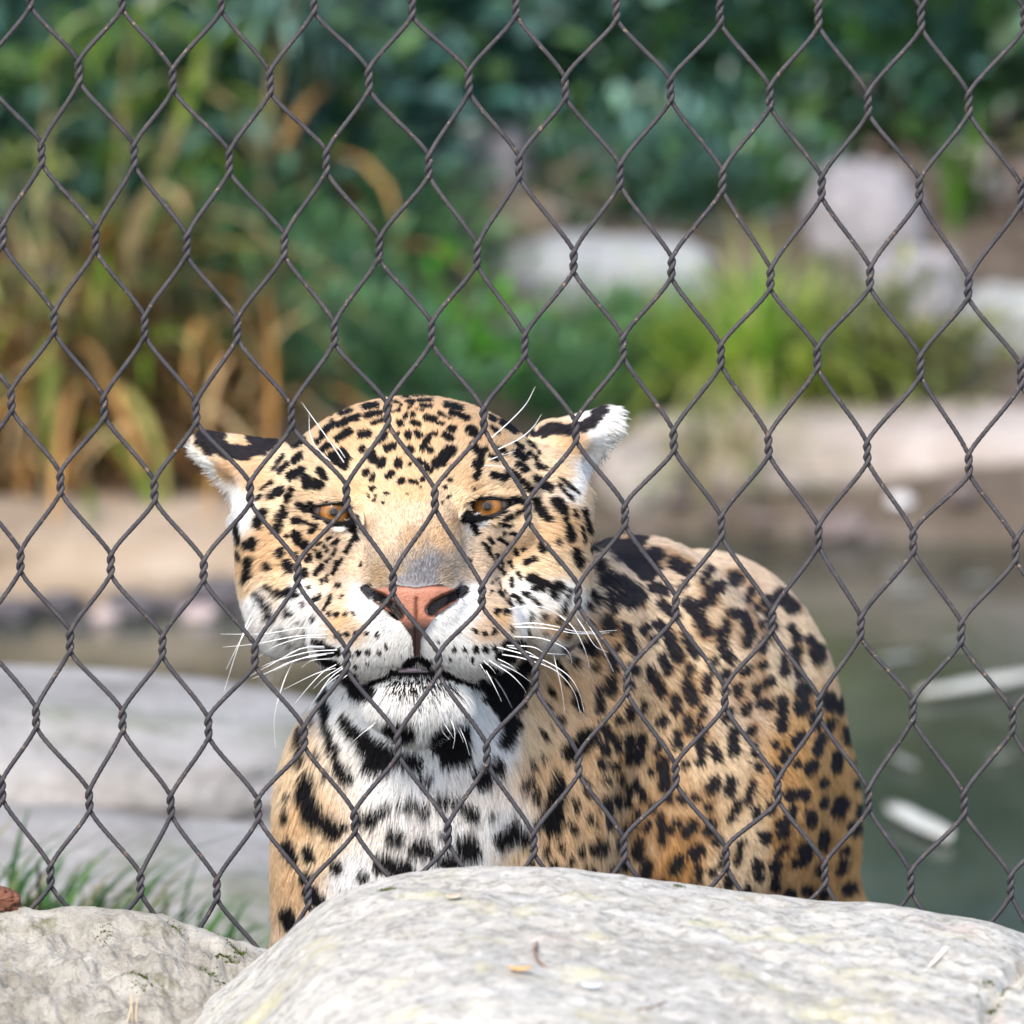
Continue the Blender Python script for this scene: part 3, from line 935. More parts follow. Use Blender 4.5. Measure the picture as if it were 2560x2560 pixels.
# ------------------------------------------------------------------ jaguar
# The coat is laid out in photo pixels (tiles: corner x, corner y, scale; then radius followed by points)
SPOTS = [
 (460, 960, 3.578, """
 62 170 450 270 530 400 600 560 625 650 580 740 560;44 200 430 330 470;34 590 490 820 520;46 160 510 240 590;35 720 610
 18 1300 215 1420 170 1560 140 1760 105;24 1620 210 1720 195;22 1410 270 1490 245;26 1640 290 1750 265;28 1400 370 1480 330 1570 300
 26 1120 360 1220 310 1320 265;24 1080 400 1150 360;30 1250 440 1340 360;34 1390 500 1490 430;22 1200 520 1250 480
 36 1000 540 1060 500;30 1240 600 1300 560;30 990 690 1050 640;26 860 780 920 730;14 790 780 850 700 890 650;44 960 830 1060 780
 40 1330 660 1430 620 1460 680;30 1380 700 1440 740;32 1230 790 1270 830;46 1100 860 1120 900;40 1110 890 1230 900;16 720 930 800 880
 40 800 1000 870 950;24 940 1030 975 950;18 670 1030 710 1000;26 1040 1090 1080 1100;34 900 1110 880 1200 840 1310;42 730 1150 680 1250
 26 980 1230 1040 1220;18 1040 1220 1120 1240 1200 1270;36 580 1420 580 1440;36 640 1390 640 1450;44 1010 1350 1030 1390;18 920 1360
 28 1080 1440 1100 1420;20 1130 1320 1160 1310;34 870 1490 880 1520;18 1010 1530;26 1110 1570 1130 1540;22 1210 1540 1220 1520
 34 760 1610 765 1640;40 930 1610 960 1650;34 1070 1680 1075 1710;24 1180 1700 1240 1620;36 600 1570 590 1700;24 480 1240 500 1330 510 1400
 20 500 1500 520 1560;20 570 1720 565 1760;16 1270 1760 1285 1720;14 1240 1760;18 1380 1800;18 1260 1450;14 1290 1480;14 1340 1440 1380 1400
 10 1590 1610;12 1310 1560 1290 1590;10 1370 1640 1340 1690;10 1420 1560 1390 1610
 14 1290 1380 1330 1360;12 1200 1430 1230 1410;12 1180 1480;10 1360 1480 1340 1520"""),
 (860, 960, 4.83, """
 26 0 240 150 190 300 150 430 140;32 720 150 900 120 1050 105;20 1150 135 1380 140;24 1480 170 1600 180;28 260 290 370 265;20 0 350 80 325
 30 10 470 100 420 180 400;26 300 400 350 370 440 355;28 370 490 450 450 480 440;14 580 225 660 245;10 690 270 680 320 620 350 570 350;14 570 290
 14 760 215 840 220;16 880 210 1050 205;16 790 250 820 250;20 930 275 1040 280;8 880 320 960 325;10 770 300 800 300;32 1230 260 1400 300
 32 1290 355 1380 380 1480 420;16 1130 360 1190 385;8 1200 390 1280 430;50 1590 190 1690 240 1700 300;30 1790 310 1880 360;24 1770 400 1800 440
 30 1890 470;26 750 380 740 420;30 840 385;32 660 480 690 490;22 820 480 900 490;40 1000 420 1080 440;22 1110 470 1190 490;36 1270 555 1310 560
 26 640 620;40 770 615 775 650;36 880 600 910 630;26 1060 610 1110 605;40 1010 660 980 740 950 780;40 1040 810;40 1220 640 1290 660
 44 1500 560 1560 610 1600 640;46 220 630 300 610;38 440 680 500 620;46 530 780 590 750;40 230 800;60 340 870 360 910;50 450 980 470 940
 44 800 800 800 830;70 1280 810 1230 860;70 1170 920 1120 960;52 655 960 665 980;24 800 970;36 900 950 960 970;38 1000 1010 1040 1050;20 1300 1000
 30 270 1090 290 1060;30 330 1150 350 1120;42 540 1120 580 1090;36 690 1175 710 1165;36 830 1180 850 1185;26 945 1160;30 345 1270 350 1260
 16 510 1320;18 385 1360;16 360 1420;18 1230 1100;22 1280 1160;22 1220 1245;18 1245 1365;14 1100 1250;10 920 1255;8 770 1330
 30 1520 760;24 1570 920 1560 980;30 1600 1080 1570 1130;20 1650 860 1650 1000;20 1560 1270;30 1620 800 1700 800;40 1790 1110 1900 1120;18 1770 880 1820 890
 30 0 620 60 580;34 -10 850 20 880;10 470 1430;8 300 1360;8 1290 1340;8 1190 1430"""),
 (1080, 960, 3.578, """
 30 380 160 480 200;26 540 230 620 270;34 620 340 700 390 740 420;14 640 200 760 290 830 370;20 520 300 560 330;18 520 390 590 440;24 330 400 400 450
 26 340 550 400 600 430 640;24 420 700 400 780;24 380 830 400 800;20 590 590 640 620;20 510 650 570 690;36 750 620 810 660;18 860 620 930 670;18 740 540 800 580
 12 860 520 960 620;34 770 730 820 770;20 930 720 1000 760;32 560 830 640 840;36 680 790 740 830;30 790 880 860 930;36 920 850 1000 900 1050 940
 12 1140 850 1290 980;14 1120 910 1240 1030;26 690 1040 790 1040;40 920 1050 960 1120;36 980 1150 1020 1200;50 1090 1060 1150 1120;18 1170 1190 1190 1250
 18 1260 1130 1265 1170;26 1340 1130 1360 1200 1390 1300;34 1200 1290 1220 1370;14 1325 1270 1340 1400;30 1265 1480 1290 1600;16 740 1150 800 1130
 20 640 1210 700 1180;14 600 1250 700 1265;14 690 1340 740 1350;16 590 1380 670 1430;12 500 1370 540 1420;18 640 1340;20 735 1490 755 1520;16 810 1470
 36 980 1440 1000 1470;16 1110 1390 1110 1420;34 850 1590;22 910 1560;24 1120 1580;12 700 1590 730 1640;14 770 1690 780 1730;16 710 1750 720 1790
 10 450 1420 540 1560;10 340 1585;48 1000 430 1090 405 1200 425;46 1230 405 1340 385 1420 335;44 1440 310 1505 235;28 920 450 1000 440;26 1510 200
 14 1310 1640 1330 1560;10 620 1650 640 1700;10 560 1600 590 1650;9 600 1780 620 1820"""),
 (1200, 1420, 5.367, """
 70 690 140;60 760 190 860 220;80 980 250 1030 240;60 960 320 970 340;40 700 270 800 250;30 1190 280 1140 400;40 1110 470 1090 570;36 1050 640 1010 700
 26 420 150 440 240;24 500 60 540 130;24 580 330 620 360;26 690 400 740 450 760 480;24 440 360 500 410 530 470;26 680 610 660 660;34 840 630
 16 160 200;16 160 320;24 260 320 290 370;14 230 150;36 220 580;36 330 575;26 40 850;28 175 845;22 400 800;30 70 1080;28 190 1070;30 290 1020 420 980
 24 850 840;14 720 980;18 650 830;30 520 950 560 980;60 330 1110 450 1080 560 1050;60 250 1160 400 1190;40 300 1000 480 960
 110 420 1500 560 1400 640 1340;150 300 1640 520 1580;150 250 1800 450 1800;60 60 1300 200 1380;50 0 1500 130 1700;60 560 1330 640 1280;80 150 1600 250 1700
 12 340 300 400 380;14 350 430 400 500"""),
 (560, 1440, 5.682, """
 40 490 230 560 330;50 600 400 650 450;52 660 540 680 560;36 630 140 720 210;50 800 250 900 240;50 950 210 1040 260;36 900 440;40 910 520 940 530
 26 1130 390 1150 410;30 1260 330 1340 320;22 1360 280;26 1290 600;16 1070 630;26 830 720;34 850 820 890 860;20 960 940;26 1180 790;16 330 50;20 1200 170
 14 1390 100;20 1460 90;30 1630 140;20 1690 290;24 1530 290 1500 380;12 1480 400 1450 480;30 1510 540;36 1610 540;28 1735 530;28 1850 530
 40 1630 820;34 1760 820;30 1880 810;24 1910 1080;30 1800 1100;60 1380 950 1500 1040;60 1340 1180 1500 1200 1650 1260;50 1420 1080 1620 1060
 50 1000 1190 1130 1290 1260 1400;70 1330 1560 1450 1650;80 1420 1750 1460 1900;60 1540 1330 1680 1420 1800 1500;30 1250 1450 1300 1540;70 1850 1600 1900 1700
 30 1300 880 1420 920;18 740 620;16 1040 1000"""),
 (740, 1180, 3.116, """
 14 560 1250;14 640 1260;18 490 1400;18 565 1390;12 650 1395;10 710 1350;16 1390 1235;20 1460 1245;20 1535 1235;12 1260 1240;10 1100 1310;16 1230 1370
 16 1310 1375;20 1395 1375;26 1470 1375;22 1545 1365;14 1370 1450;20 530 1660 700 1590 800 1550 880 1535;20 1090 1530 1150 1560 1250 1610 1400 1660 1480 1690
 16 945 1300 945 1430;30 860 1480 950 1440 1030 1470;40 1500 1660 1620 1560;24 440 420 470 520;24 1370 380 1400 470;20 170 280 120 250;20 1640 230 1760 225
 14 440 540 400 620;12 330 700 310 760;12 1470 560 1520 650;10 1560 640 1600 720;14 1350 690;12 510 715;60 480 1690 560 1720;40 1480 1760 1560 1720
 30 400 1560 480 1620;12 470 1500;10 560 1480;10 1200 1450;22 800 1580 950 1570 1080 1580"""),
 (680, 1780, 4.6, """
 45 600 -40 620 0 650 150 690 300 730 430;20 740 440 800 600;50 810 660 900 760;60 850 100 900 200 1000 300;90 1050 330 1150 450;140 1230 520 1270 560;70 1150 650
 90 1420 210 1560 190;60 1340 150;60 1500 560;70 1600 580 1650 600;90 440 850 430 950;100 480 1050 520 1180;90 660 1250 740 1340;30 460 720;30 850 1290
 40 370 500 365 570;40 360 240 365 400;30 480 130;30 560 500;20 655 720;26 230 960;24 200 1130 195 1230;55 200 1520 230 1600;50 260 1660;45 430 1580 460 1650
 55 760 1750;45 1060 1870;60 420 1890;60 1070 1200 1130 1240;45 1210 1150 1330 1090;26 1480 1050;70 1400 1410 1450 1420;90 1680 1530 1750 1520
 80 1290 1680 1400 1720;90 1450 1780 1550 1830;40 1240 1780;60 200 2300 230 2420;70 470 2040 560 2160;60 840 2160 900 2120"""),
 (1000, 1780, 4.6, """
 150 480 330 640 330;110 470 250 690 220;110 560 480 680 480;60 540 570;70 100 590 160 590;80 60 190;40 300 790;60 130 1050;55 270 1100;55 450 1010 510 1020
 45 630 1010;55 750 1090 820 1160;80 900 720 920 790;60 1080 600 1090 660;50 960 680 1050 680;90 1170 -40 1230 120 1230 250;90 1290 160;70 1180 330
 35 1640 230 1660 280;38 1620 510;30 1520 610;36 1400 850 1460 790;60 1770 700 1790 760;120 1780 900;120 1720 1080 1720 1200;100 1740 1300
 60 1640 1180 1560 1270;30 1030 1160;90 1150 1440 1220 1380;90 1280 1330 1330 1370;70 1420 1430;40 1280 1220;40 490 1390;100 250 1520;110 740 1480;100 800 1590
 110 560 1690;50 430 1640;100 50 1780;60 1740 1750;90 1920 450;50 1840 70;20 1740 170"""),
 (1300, 1250, 1.84, """
 14 320 420 350 470;12 300 470 320 500;14 400 440 420 500;24 390 550 400 580;18 470 580 490 640 510 690;26 310 660 320 690;20 250 740;16 270 665;14 330 760
 14 400 700 420 770;14 435 680;18 400 820 405 870;16 355 870 355 950;14 250 880 270 950;12 240 920;14 440 1000;16 490 950 490 980;12 430 1090 435 1120
 18 490 1080 490 1180;14 535 1080 535 1180;45 230 1150 300 1080;12 100 1070;14 420 1210;14 380 1275;12 430 1350 435 1390;14 485 1310 480 1380;12 520 1280 530 1330
 12 550 1330 560 1360;18 380 1370 385 1420;14 300 1350;20 395 1480;14 470 1500;34 345 1590;26 310 1700;14 410 1690;14 530 1430;12 510 1480;20 540 1560 530 1620
 20 580 1660 570 1720;46 450 240 520 250;54 530 280 580 320;30 340 210 420 190;24 360 310;30 620 260;36 540 180;28 380 370 450 380 510 420 540 450;20 440 440 500 480
 22 600 410 660 420;24 700 300 760 330;20 860 420 865 460;20 830 480;26 900 400;30 980 370;22 760 480 810 530 840 610;18 640 480 700 530;20 560 590;20 620 570 660 610
 24 680 640 710 720;16 640 720 670 780;16 600 640;18 750 640 790 700;18 580 780 620 850 640 880;14 590 820;22 640 1010;20 760 850 790 920;18 705 910 705 960
 16 760 1000 770 1050;20 710 1080 720 1120;14 850 810 850 880;14 930 870;14 985 860 990 890;16 960 520 1010 530 1040 600 1030 660;10 930 560 930 620;10 940 700
 14 905 610 920 700 960 740;16 1080 500;16 1130 520 1150 590;14 1100 570;14 1230 580 1260 640;26 1250 700;30 1350 690 1355 720;16 1100 760;14 1080 860 1140 830
 14 1090 930 1130 940;12 1070 880;14 1195 740 1200 800;36 1290 870;32 1280 950;18 1190 920 1190 1050;12 1200 1000;26 1400 900 1410 940;16 1460 920 1460 960
 20 1250 1110 1280 1080;16 1370 1080 1350 1150;22 1330 1210 1320 1230;22 1440 1170 1440 1220;24 1500 1060 1500 1090;14 1260 1210;14 1160 1120
 22 870 1320 890 1290;18 960 1280 955 1330;18 970 1060 970 1150;14 880 1130 900 1180;14 820 1050 820 1200;16 750 1210;24 650 1200 660 1300;14 590 1240;14 860 1400
 18 790 1480 760 1520;14 720 1480;16 740 1360;14 800 1360;34 810 1610;18 730 1640 700 1690;16 690 1500;16 1080 1220;14 1170 1340;22 1170 1240
 20 1220 1350 1290 1340;14 1300 1360;16 1380 1290;28 1470 1380 1450 1420;20 1325 1440 1325 1470;24 1195 1480 1195 1520;26 1115 1540;30 1530 1500;22 1385 1530 1380 1570
 26 1300 1590 1295 1630;26 1165 1670;18 1080 1670 1090 1720;16 1260 1660;16 1480 1600;22 1310 1780;24 1230 1800;30 1500 1780;20 1370 1690;16 880 1700;12 640 1450 650 1560
 10 1000 1380 960 1460;10 1060 1300 1040 1380;10 1010 1560 990 1660;26 1180 440 1240 500;20 1320 640;26 1130 470;14 680 1360;12 600 1400;16 1540 1300;18 1540 1200"""),
]
SPOTS.append((0, 0, 1, """13 915 1474 958 1500 996 1538;13 1157 1474 1112 1502 1082 1526
7 776 1272 792 1287 812 1298 838 1306 862 1309 884 1308 892 1296;5 776 1271 815 1261 850 1259 876 1266;9 886 1300 880 1318;9 772 1272 758 1268
7 1168 1290 1188 1297 1214 1294 1240 1287 1262 1273 1278 1257;5 1176 1261 1200 1247 1240 1245 1276 1254;9 1168 1286 1162 1298"""))
RES = 2                                               # photo pixels per cell of the spot map
MW, MH = 2560 // RES, 2560 // RES
spot_map = np.full((MH, MW), 99.0, np.float32)         # signed distance to the nearest spot edge, in photo pixels
for tx, ty, ts, txt in SPOTS:
    for item in txt.replace("\n", ";").split(";"):
        v = list(map(float, item.split()))
        if len(v) < 3:
            continue
        r = v[0] / ts
        pts = np.array(v[1:]).reshape(-1, 2) / ts + (tx, ty)
        if len(pts) == 1:
            pts = np.vstack([pts, pts + 0.01])
        for a, b in zip(pts[:-1], pts[1:]):
            x0, x1 = int((min(a[0], b[0]) - r - 30) / RES), int((max(a[0], b[0]) + r + 30) / RES) + 1
            y0, y1 = int((min(a[1], b[1]) - r - 30) / RES), int((max(a[1], b[1]) + r + 30) / RES) + 1
            x0, y0, x1, y1 = max(x0, 0), max(y0, 0), min(x1, MW), min(y1, MH)
            gx, gy = np.meshgrid(np.arange(x0, x1) * RES + 1.0, np.arange(y0, y1) * RES + 1.0)
            ab = b - a
            t = np.clip(((gx - a[0]) * ab[0] + (gy - a[1]) * ab[1]) / (ab @ ab), 0, 1)
            d = np.hypot(gx - a[0] - t * ab[0], gy - a[1] - t * ab[1]) - r
            spot_map[y0:y1, x0:x1] = np.minimum(spot_map[y0:y1, x0:x1], d)

# smaller marks fill the gaps of the flank, shoulder and neck
_r = np.random.default_rng(99)
FLANK = np.array([(1420, 1480), (1520, 1360), (1700, 1380), (1900, 1500), (2060, 1680), (2140, 1850), (2150, 2080), (2090, 2250), (1300, 2200), (1330, 1980), (1345, 1800), (1380, 1640)], float)
def _in(x, y, poly):
    r = False
    for (x0, y0), (x1, y1) in zip(poly, np.roll(poly, -1, 0)):
        if (y0 > y) != (y1 > y) and x < (x1 - x0) * (y - y0) / (y1 - y0 + 1e-12) + x0:
            r = not r
    return r
for _ in range(2600):
    x, y = _r.uniform(1300, 2160), _r.uniform(1350, 2260)
    if not _in(x, y, FLANK) or spot_map[int(y / RES), int(x / RES)] < (26 if x > 1550 else 23):
        continue
    r = _r.uniform(4.5, 8.5)
    ln = _r.uniform(4, 15)
    an = math.radians(_r.normal(78 if x < 1600 else 100, 22))
    a, b = np.array([x - math.cos(an) * ln, y - math.sin(an) * ln]), np.array([x + math.cos(an) * ln, y + math.sin(an) * ln])
    x0, x1, y0, y1 = (int((min(a[0], b[0]) - 40) / RES), int((max(a[0], b[0]) + 40) / RES), int((min(a[1], b[1]) - 40) / RES), int((max(a[1], b[1]) + 40) / RES))
    gx, gy = np.meshgrid(np.arange(x0, x1) * RES + 1.0, np.arange(y0, y1) * RES + 1.0)
    ab = b - a
    t = np.clip(((gx - a[0]) * ab[0] + (gy - a[1]) * ab[1]) / (ab @ ab), 0, 1)
    spot_map[y0:y1, x0:x1] = np.minimum(spot_map[y0:y1, x0:x1], np.hypot(gx - a[0] - t * ab[0], gy - a[1] - t * ab[1]) - r)

CK = {'O': (.66, .45, .26), 'o': (.60, .335, .13), 'C': (.72, .55, .36), 'W': (.88, .865, .84), 'P': (.63, .48, .34), 'T': (.44, .315, .195),
      'G': (.23, .225, .24), 'g': (.36, .29, .22), 'B': (.80, .785, .77), 'D': (.10, .09, .09), 'S': (.46, .36, .27)}
COAT = """1035 1100 O,850 1100 O,1230 1100 O,1035 1000 O,900 1010 O,1170 1010 O,780 1195 C,890 1225 O,885 1250 C,870 1180 C,1160 1247 C,1175 1210 O,1215 1170 C,1260 1225 C,1035 1230 O
,1035 1280 P,1035 1350 T,960 1340 P,1110 1340 O,1040 1435 G,1070 1410 G,1000 1430 g,950 1440 T,1110 1440 g,1040 1390 g,900 1420 P,1180 1430 P,850 1490 P,1230 1490 P,850 1545 O,880 1575 P,1250 1535 O,1225 1575 P,1240 1510 P,830 1520 P
,930 1640 W,1150 1640 W,960 1570 W,1110 1570 W,900 1500 W,1175 1485 W,920 1520 W,1160 1520 W,850 1640 W,1220 1640 W,1050 1620 W,640 1500 W,620 1470 C,700 1460 C,740 1490 W,690 1400 O,620 1410 O,680 1330 O,760 1370 O,800 1410 P,640 1380 O,830 1330 S,830 1360 P
,1400 1480 W,1330 1430 C,1320 1470 W,1350 1340 O,1420 1300 O,1450 1420 C,1390 1410 C,1440 1340 O,1290 1380 O,1255 1350 P,1240 1320 S,700 1600 W,780 1560 W,1380 1600 W,1300 1530 W,560 1180 O,545 1215 W,590 1250 W,640 1200 O,600 1290 W,690 1250 C,700 1150 C
,1430 1110 O,1510 1080 W,1520 1050 W,1470 1170 W,1400 1190 C,1440 1220 W,1330 1150 C,1470 1230 C,530 1120 C,620 1140 O,500 1170 W,1050 1780 W,980 1760 W,1120 1760 W,1040 1715 B
,1000 1950 B,900 1780 W,1250 1850 B,1180 1800 W,720 1870 C,740 2050 O,720 2200 O,700 1980 C,800 2130 C,880 2180 B,1150 2150 B,1270 2080 B,1330 1860 C,1320 1760 C,1360 1930 O,1400 1700 O,1340 1680 P,1370 1640 C,1390 1570 O,1500 1600 O,1380 2100 O,1300 2140 C
,1560 1400 P,1640 1420 P,1700 1550 C,1750 1700 C,1800 1900 C,1830 1780 P,1870 2100 C,1820 2180 C,2050 1800 o,2060 1950 o,2050 2150 o,1980 1900 o,1960 2100 o,1600 2100 O,1560 1800 O,1500 1900 O,1480 2050 O,1650 1950 O,1700 2150 o,2000 1650 C,1900 1520 P,2090 1740 O
,850 1316 W,1205 1303 W,850 1338 P,815 1318 C,1215 1330 P,1240 1310 C,1010 1446 G,1076 1446 G,1045 1405 G,800 1330 O,720 1290 C,790 1300 C,1310 1290 C"""
coat_pts, coat_rgb = [], []
for item in COAT.replace("\n", "").split(","):
    a, b, c = item.split()
    coat_pts.append((float(a), float(b)))
    coat_rgb.append(CK[c])
coat_pts, coat_rgb = np.array(coat_pts), np.array(coat_rgb)

FLOW = """1040 1430 0 -1,1035 1300 0 -1,1035 1100 0 -1,850 1100 -.5 -.9,1230 1100 .5 -.9,800 1200 -1 -.6,1270 1190 1 -.6,700 1280 -1 -.1,1380 1270 1 -.1,680 1390 -1 .4,1390 1380 1 .4
,640 1500 -.8 .8,1430 1500 .8 .8,870 1440 -1 -.2,1200 1440 1 -.2,900 1560 -.9 .4,1170 1560 .9 .4,950 1640 -.35 1,1130 1640 .35 1,1050 1780 0 1,930 1740 -.6 1,1170 1740 .6 1,780 1580 -.9 .8,1300 1580 .9 .8
,560 1150 -1 -.3,530 1200 -.9 .7,590 1260 -.7 1,1450 1090 1 -.4,1520 1080 1 .2,1490 1150 .8 .9,1050 1950 0 1,800 1900 .2 1,1300 1900 -.2 1,740 2100 -.2 1,1150 2150 0 1,1400 1700 .5 1,1600 1500 .8 .6,1900 1800 .7 .7,2080 2000 .3 1,1600 2000 .3 1
,980 1510 -.8 .5,1100 1510 .8 .5,930 1330 -.7 -.8,1140 1330 .7 -.8,840 1340 -1 .2,1230 1340 1 .2"""
flow = np.array([list(map(float, i.split())) for i in FLOW.replace("\n", "").split(",")])
LENS = """1040 1430 15,1035 1300 20,1035 1150 26,1035 1010 30,850 1100 30,1230 1100 30,800 1220 30,1270 1210 30,700 1300 38,1380 1290 38,640 1450 52,1430 1450 52,880 1440 18,1200 1440 18,900 1560 20,1170 1560 20,950 1650 22,1130 1650 22
,700 1590 70,1390 1590 70,1050 1730 26,1050 1790 72,950 1770 60,1150 1770 60,560 1130 22,1470 1080 22,1050 1950 95,800 1900 80,1300 1900 90,740 2150 50,1150 2150 80,1400 1700 52,1600 1500 40,1900 1800 40,2080 2000 40,640 1180 30,1400 1120 30,960 1300 18,1110 1300 18,830 1350 18,1240 1350 18"""
lens = np.array([list(map(float, i.split())) for i in LENS.replace("\n", "").split(",")])

def idw(px, py, pts, vals, power=4.0):
    out = np.zeros((len(px), vals.shape[1]), np.float32)
    for i in range(0, len(px), 40000):
        d2 = (px[i:i+40000, None] - pts[None, :, 0]) ** 2 + (py[i:i+40000, None] - pts[None, :, 1]) ** 2 + 60.0
        w = d2 ** (-power / 2)
        out[i:i+40000] = (w @ vals) / w.sum(1, keepdims=True)
    return out

def spot_at(px, py):
    x = np.clip((px / RES).astype(int), 0, MW - 1)
    y = np.clip((py / RES).astype(int), 0, MH - 1)
    return spot_map[y, x]

def coat_color(P, N, jitter=0.0, px=None, py=None):
    """coat colour at points P (camera frame, pixels) with surface normals N"""
    if px is None:
        px, py = to_px(P)
    j = np.stack([vnoise(P * 0.09, 3), vnoise(P * 0.09, 4)], -1) * 3.5
    base = idw(px, py, coat_pts, coat_rgb)
    d = spot_at(px + j[:, 0], py + j[:, 1]) - np.where(px > 1480, 5.5, np.where(py > 1850, np.where(px < 1330, 6.0, 3.0), 2.0))
    soft = np.where((px > 1480) | (py > 1850), 4.0, 2.0)
    black = np.clip(0.5 - (d + rng.normal(0, 1, len(d)) * jitter * soft) / 3.0, 0, 1)
    # the coat beyond what the photograph shows: rosettes spread through the body
    cell = 95.0
    G = P / cell
    gi = np.floor(G).astype(np.int64)
    best = np.full(len(P), 9.0)
    for dx in (-1, 0, 1):
        for dy in (-1, 0, 1):
            for dz in (-1, 0, 1):
                c = gi + (dx, dy, dz)
                off = np.stack([_hash(c[:, 0], c[:, 1], c[:, 2], 40 + k) for k in range(3)], -1)
                best = np.minimum(best, np.linalg.norm(c + off - G, axis=1))
    ros = np.clip((0.34 - best) * 12, 0, 1)
    side = np.clip((0.04 - N[:, 2]) * 8, 0, 1)
    side = np.maximum(side, np.clip((py - 2330) / 60, 0, 1))
    black = black * (1 - side) + ros * side
    # lips and chin are peppered with dark hairs
    chin = np.exp(-(((px - 1040) / 95) ** 2 + ((py - 1712) / 36) ** 2))
    black = np.maximum(black, (rng.random(len(px)) < chin * 0.65).astype(float))
    nosegrey = np.exp(-(((px - 1045) / 60) ** 2 + ((py - 1425) / 45) ** 2))
    base = base * (1 - 0.25 * nosegrey[:, None] * (rng.random(len(px)) < .5)[:, None])
    ring = (px > 1480) * np.clip(1 - d / 20, 0, 1) * np.clip(vnoise(P * .016, 61) * 2.4, 0, .85)
    base = base * (1 - ring[:, None]) + np.array([.30, .155, .06]) * ring[:, None]
    pale = ((px > 1480) | ((px < 700) & (py < 1190)) | ((px > 1335) & (py < 1120)))[:, None]
    dark = np.where(pale, np.array([[.027, .024, .027]]), np.array([[.011, .010, .011]]))
    bl = black[:, None]
    return base * (1 - bl) + dark * bl

# ---- body surface: smooth blend of muscles and bones, contoured on an uneven grid
def axis(segs):
    out = [segs[0][0]]
    for a, b, st in segs:
        n = max(1, int(round((b - a) / st)))
        out += list(np.linspace(a, b, n + 1)[1:])
    return np.array(out, np.float32)

GX = axis([(-900, -740, 20), (-740, 240, 6.5), (240, 1150, 20)])
GY = axis([(-3300, -1150, 55), (-1150, -600, 18), (-600, 310, 6.5), (310, 400, 20)])
GZ = axis([(-3500, -2500, 60), (-2500, -420, 24), (-420, 330, 6.5), (330, 400, 20)])
FLD = np.full((len(GX), len(GY), len(GZ)), 400.0, np.float32)

def block(lo, hi):
    return (slice(max(0, np.searchsorted(GX, lo[0]) - 1), np.searchsorted(GX, hi[0]) + 1),
            slice(max(0, np.searchsorted(GY, lo[1]) - 1), np.searchsorted(GY, hi[1]) + 1),
            slice(max(0, np.searchsorted(GZ, lo[2]) - 1), np.searchsorted(GZ, hi[2]) + 1))

def blend(sl, d, k, mode):
    a = FLD[sl]
    if mode == 'add':
        h = np.clip(0.5 + 0.5 * (a - d) / k, 0, 1)
        FLD[sl] = a * (1 - h) + d * h - k * h * (1 - h)
    else:
        d = -d
        h = np.clip(0.5 + 0.5 * (d - a) / k, 0, 1)
        FLD[sl] = a * (1 - h) + d * h + k * h * (1 - h)

def ell(px, py, z, rx, ry, rz, k=40, rot=0.0, mode='add', world=None):
    c, q = persp(px, py, z)
    rx, ry, rz = rx * q, ry * q, rz * q
    m = max(rx, ry) + 2.5 * k if rot else 0
    ex = (m or rx + 2.5 * k, m or ry + 2.5 * k, rz + 2.5 * k)
    sl = block(c - ex, c + ex)
    X = GX[sl[0]][:, None, None] - c[0]
    Y = GY[sl[1]][None, :, None] - c[1]
    Z = GZ[sl[2]][None, None, :] - c[2]
    if rot:
        ca, sa = math.cos(math.radians(rot)), math.sin(math.radians(rot))
        X, Y = X * ca + Y * sa, -X * sa + Y * ca
    k0 = np.sqrt((X / rx) ** 2 + (Y / ry) ** 2 + (Z / rz) ** 2)
    k1 = np.sqrt((X / rx ** 2) ** 2 + (Y / ry ** 2) ** 2 + (Z / rz ** 2) ** 2) + 1e-9
    d = k0 * (k0 - 1) / k1
    d = np.where(k0 < 1e-3, -min(rx, ry, rz), d)
    blend(sl, d.astype(np.float32), k, mode)

def cone(a, b, ra, rb, k=40, mode='add', raw=False):
    """rounded cone between two (px, py, z) points"""
    if raw:
        A, B = np.array(a, float), np.array(b, float)
    else:
        A, qa = persp(*a)
        B, qb = persp(*b)
        ra, rb = ra * qa, rb * qb
    m = max(ra, rb) + 2.5 * k
    sl = block(np.minimum(A, B) - m, np.maximum(A, B) + m)
    X = GX[sl[0]][:, None, None] - A[0]
    Y = GY[sl[1]][None, :, None] - A[1]
    Z = GZ[sl[2]][None, None, :] - A[2]
    D = B - A
    t = np.clip((X * D[0] + Y * D[1] + Z * D[2]) / (D @ D), 0, 1)
    d = np.sqrt((X - t * D[0]) ** 2 + (Y - t * D[1]) ** 2 + (Z - t * D[2]) ** 2) - (ra + (rb - ra) * t)
    blend(sl, d.astype(np.float32), k, mode)

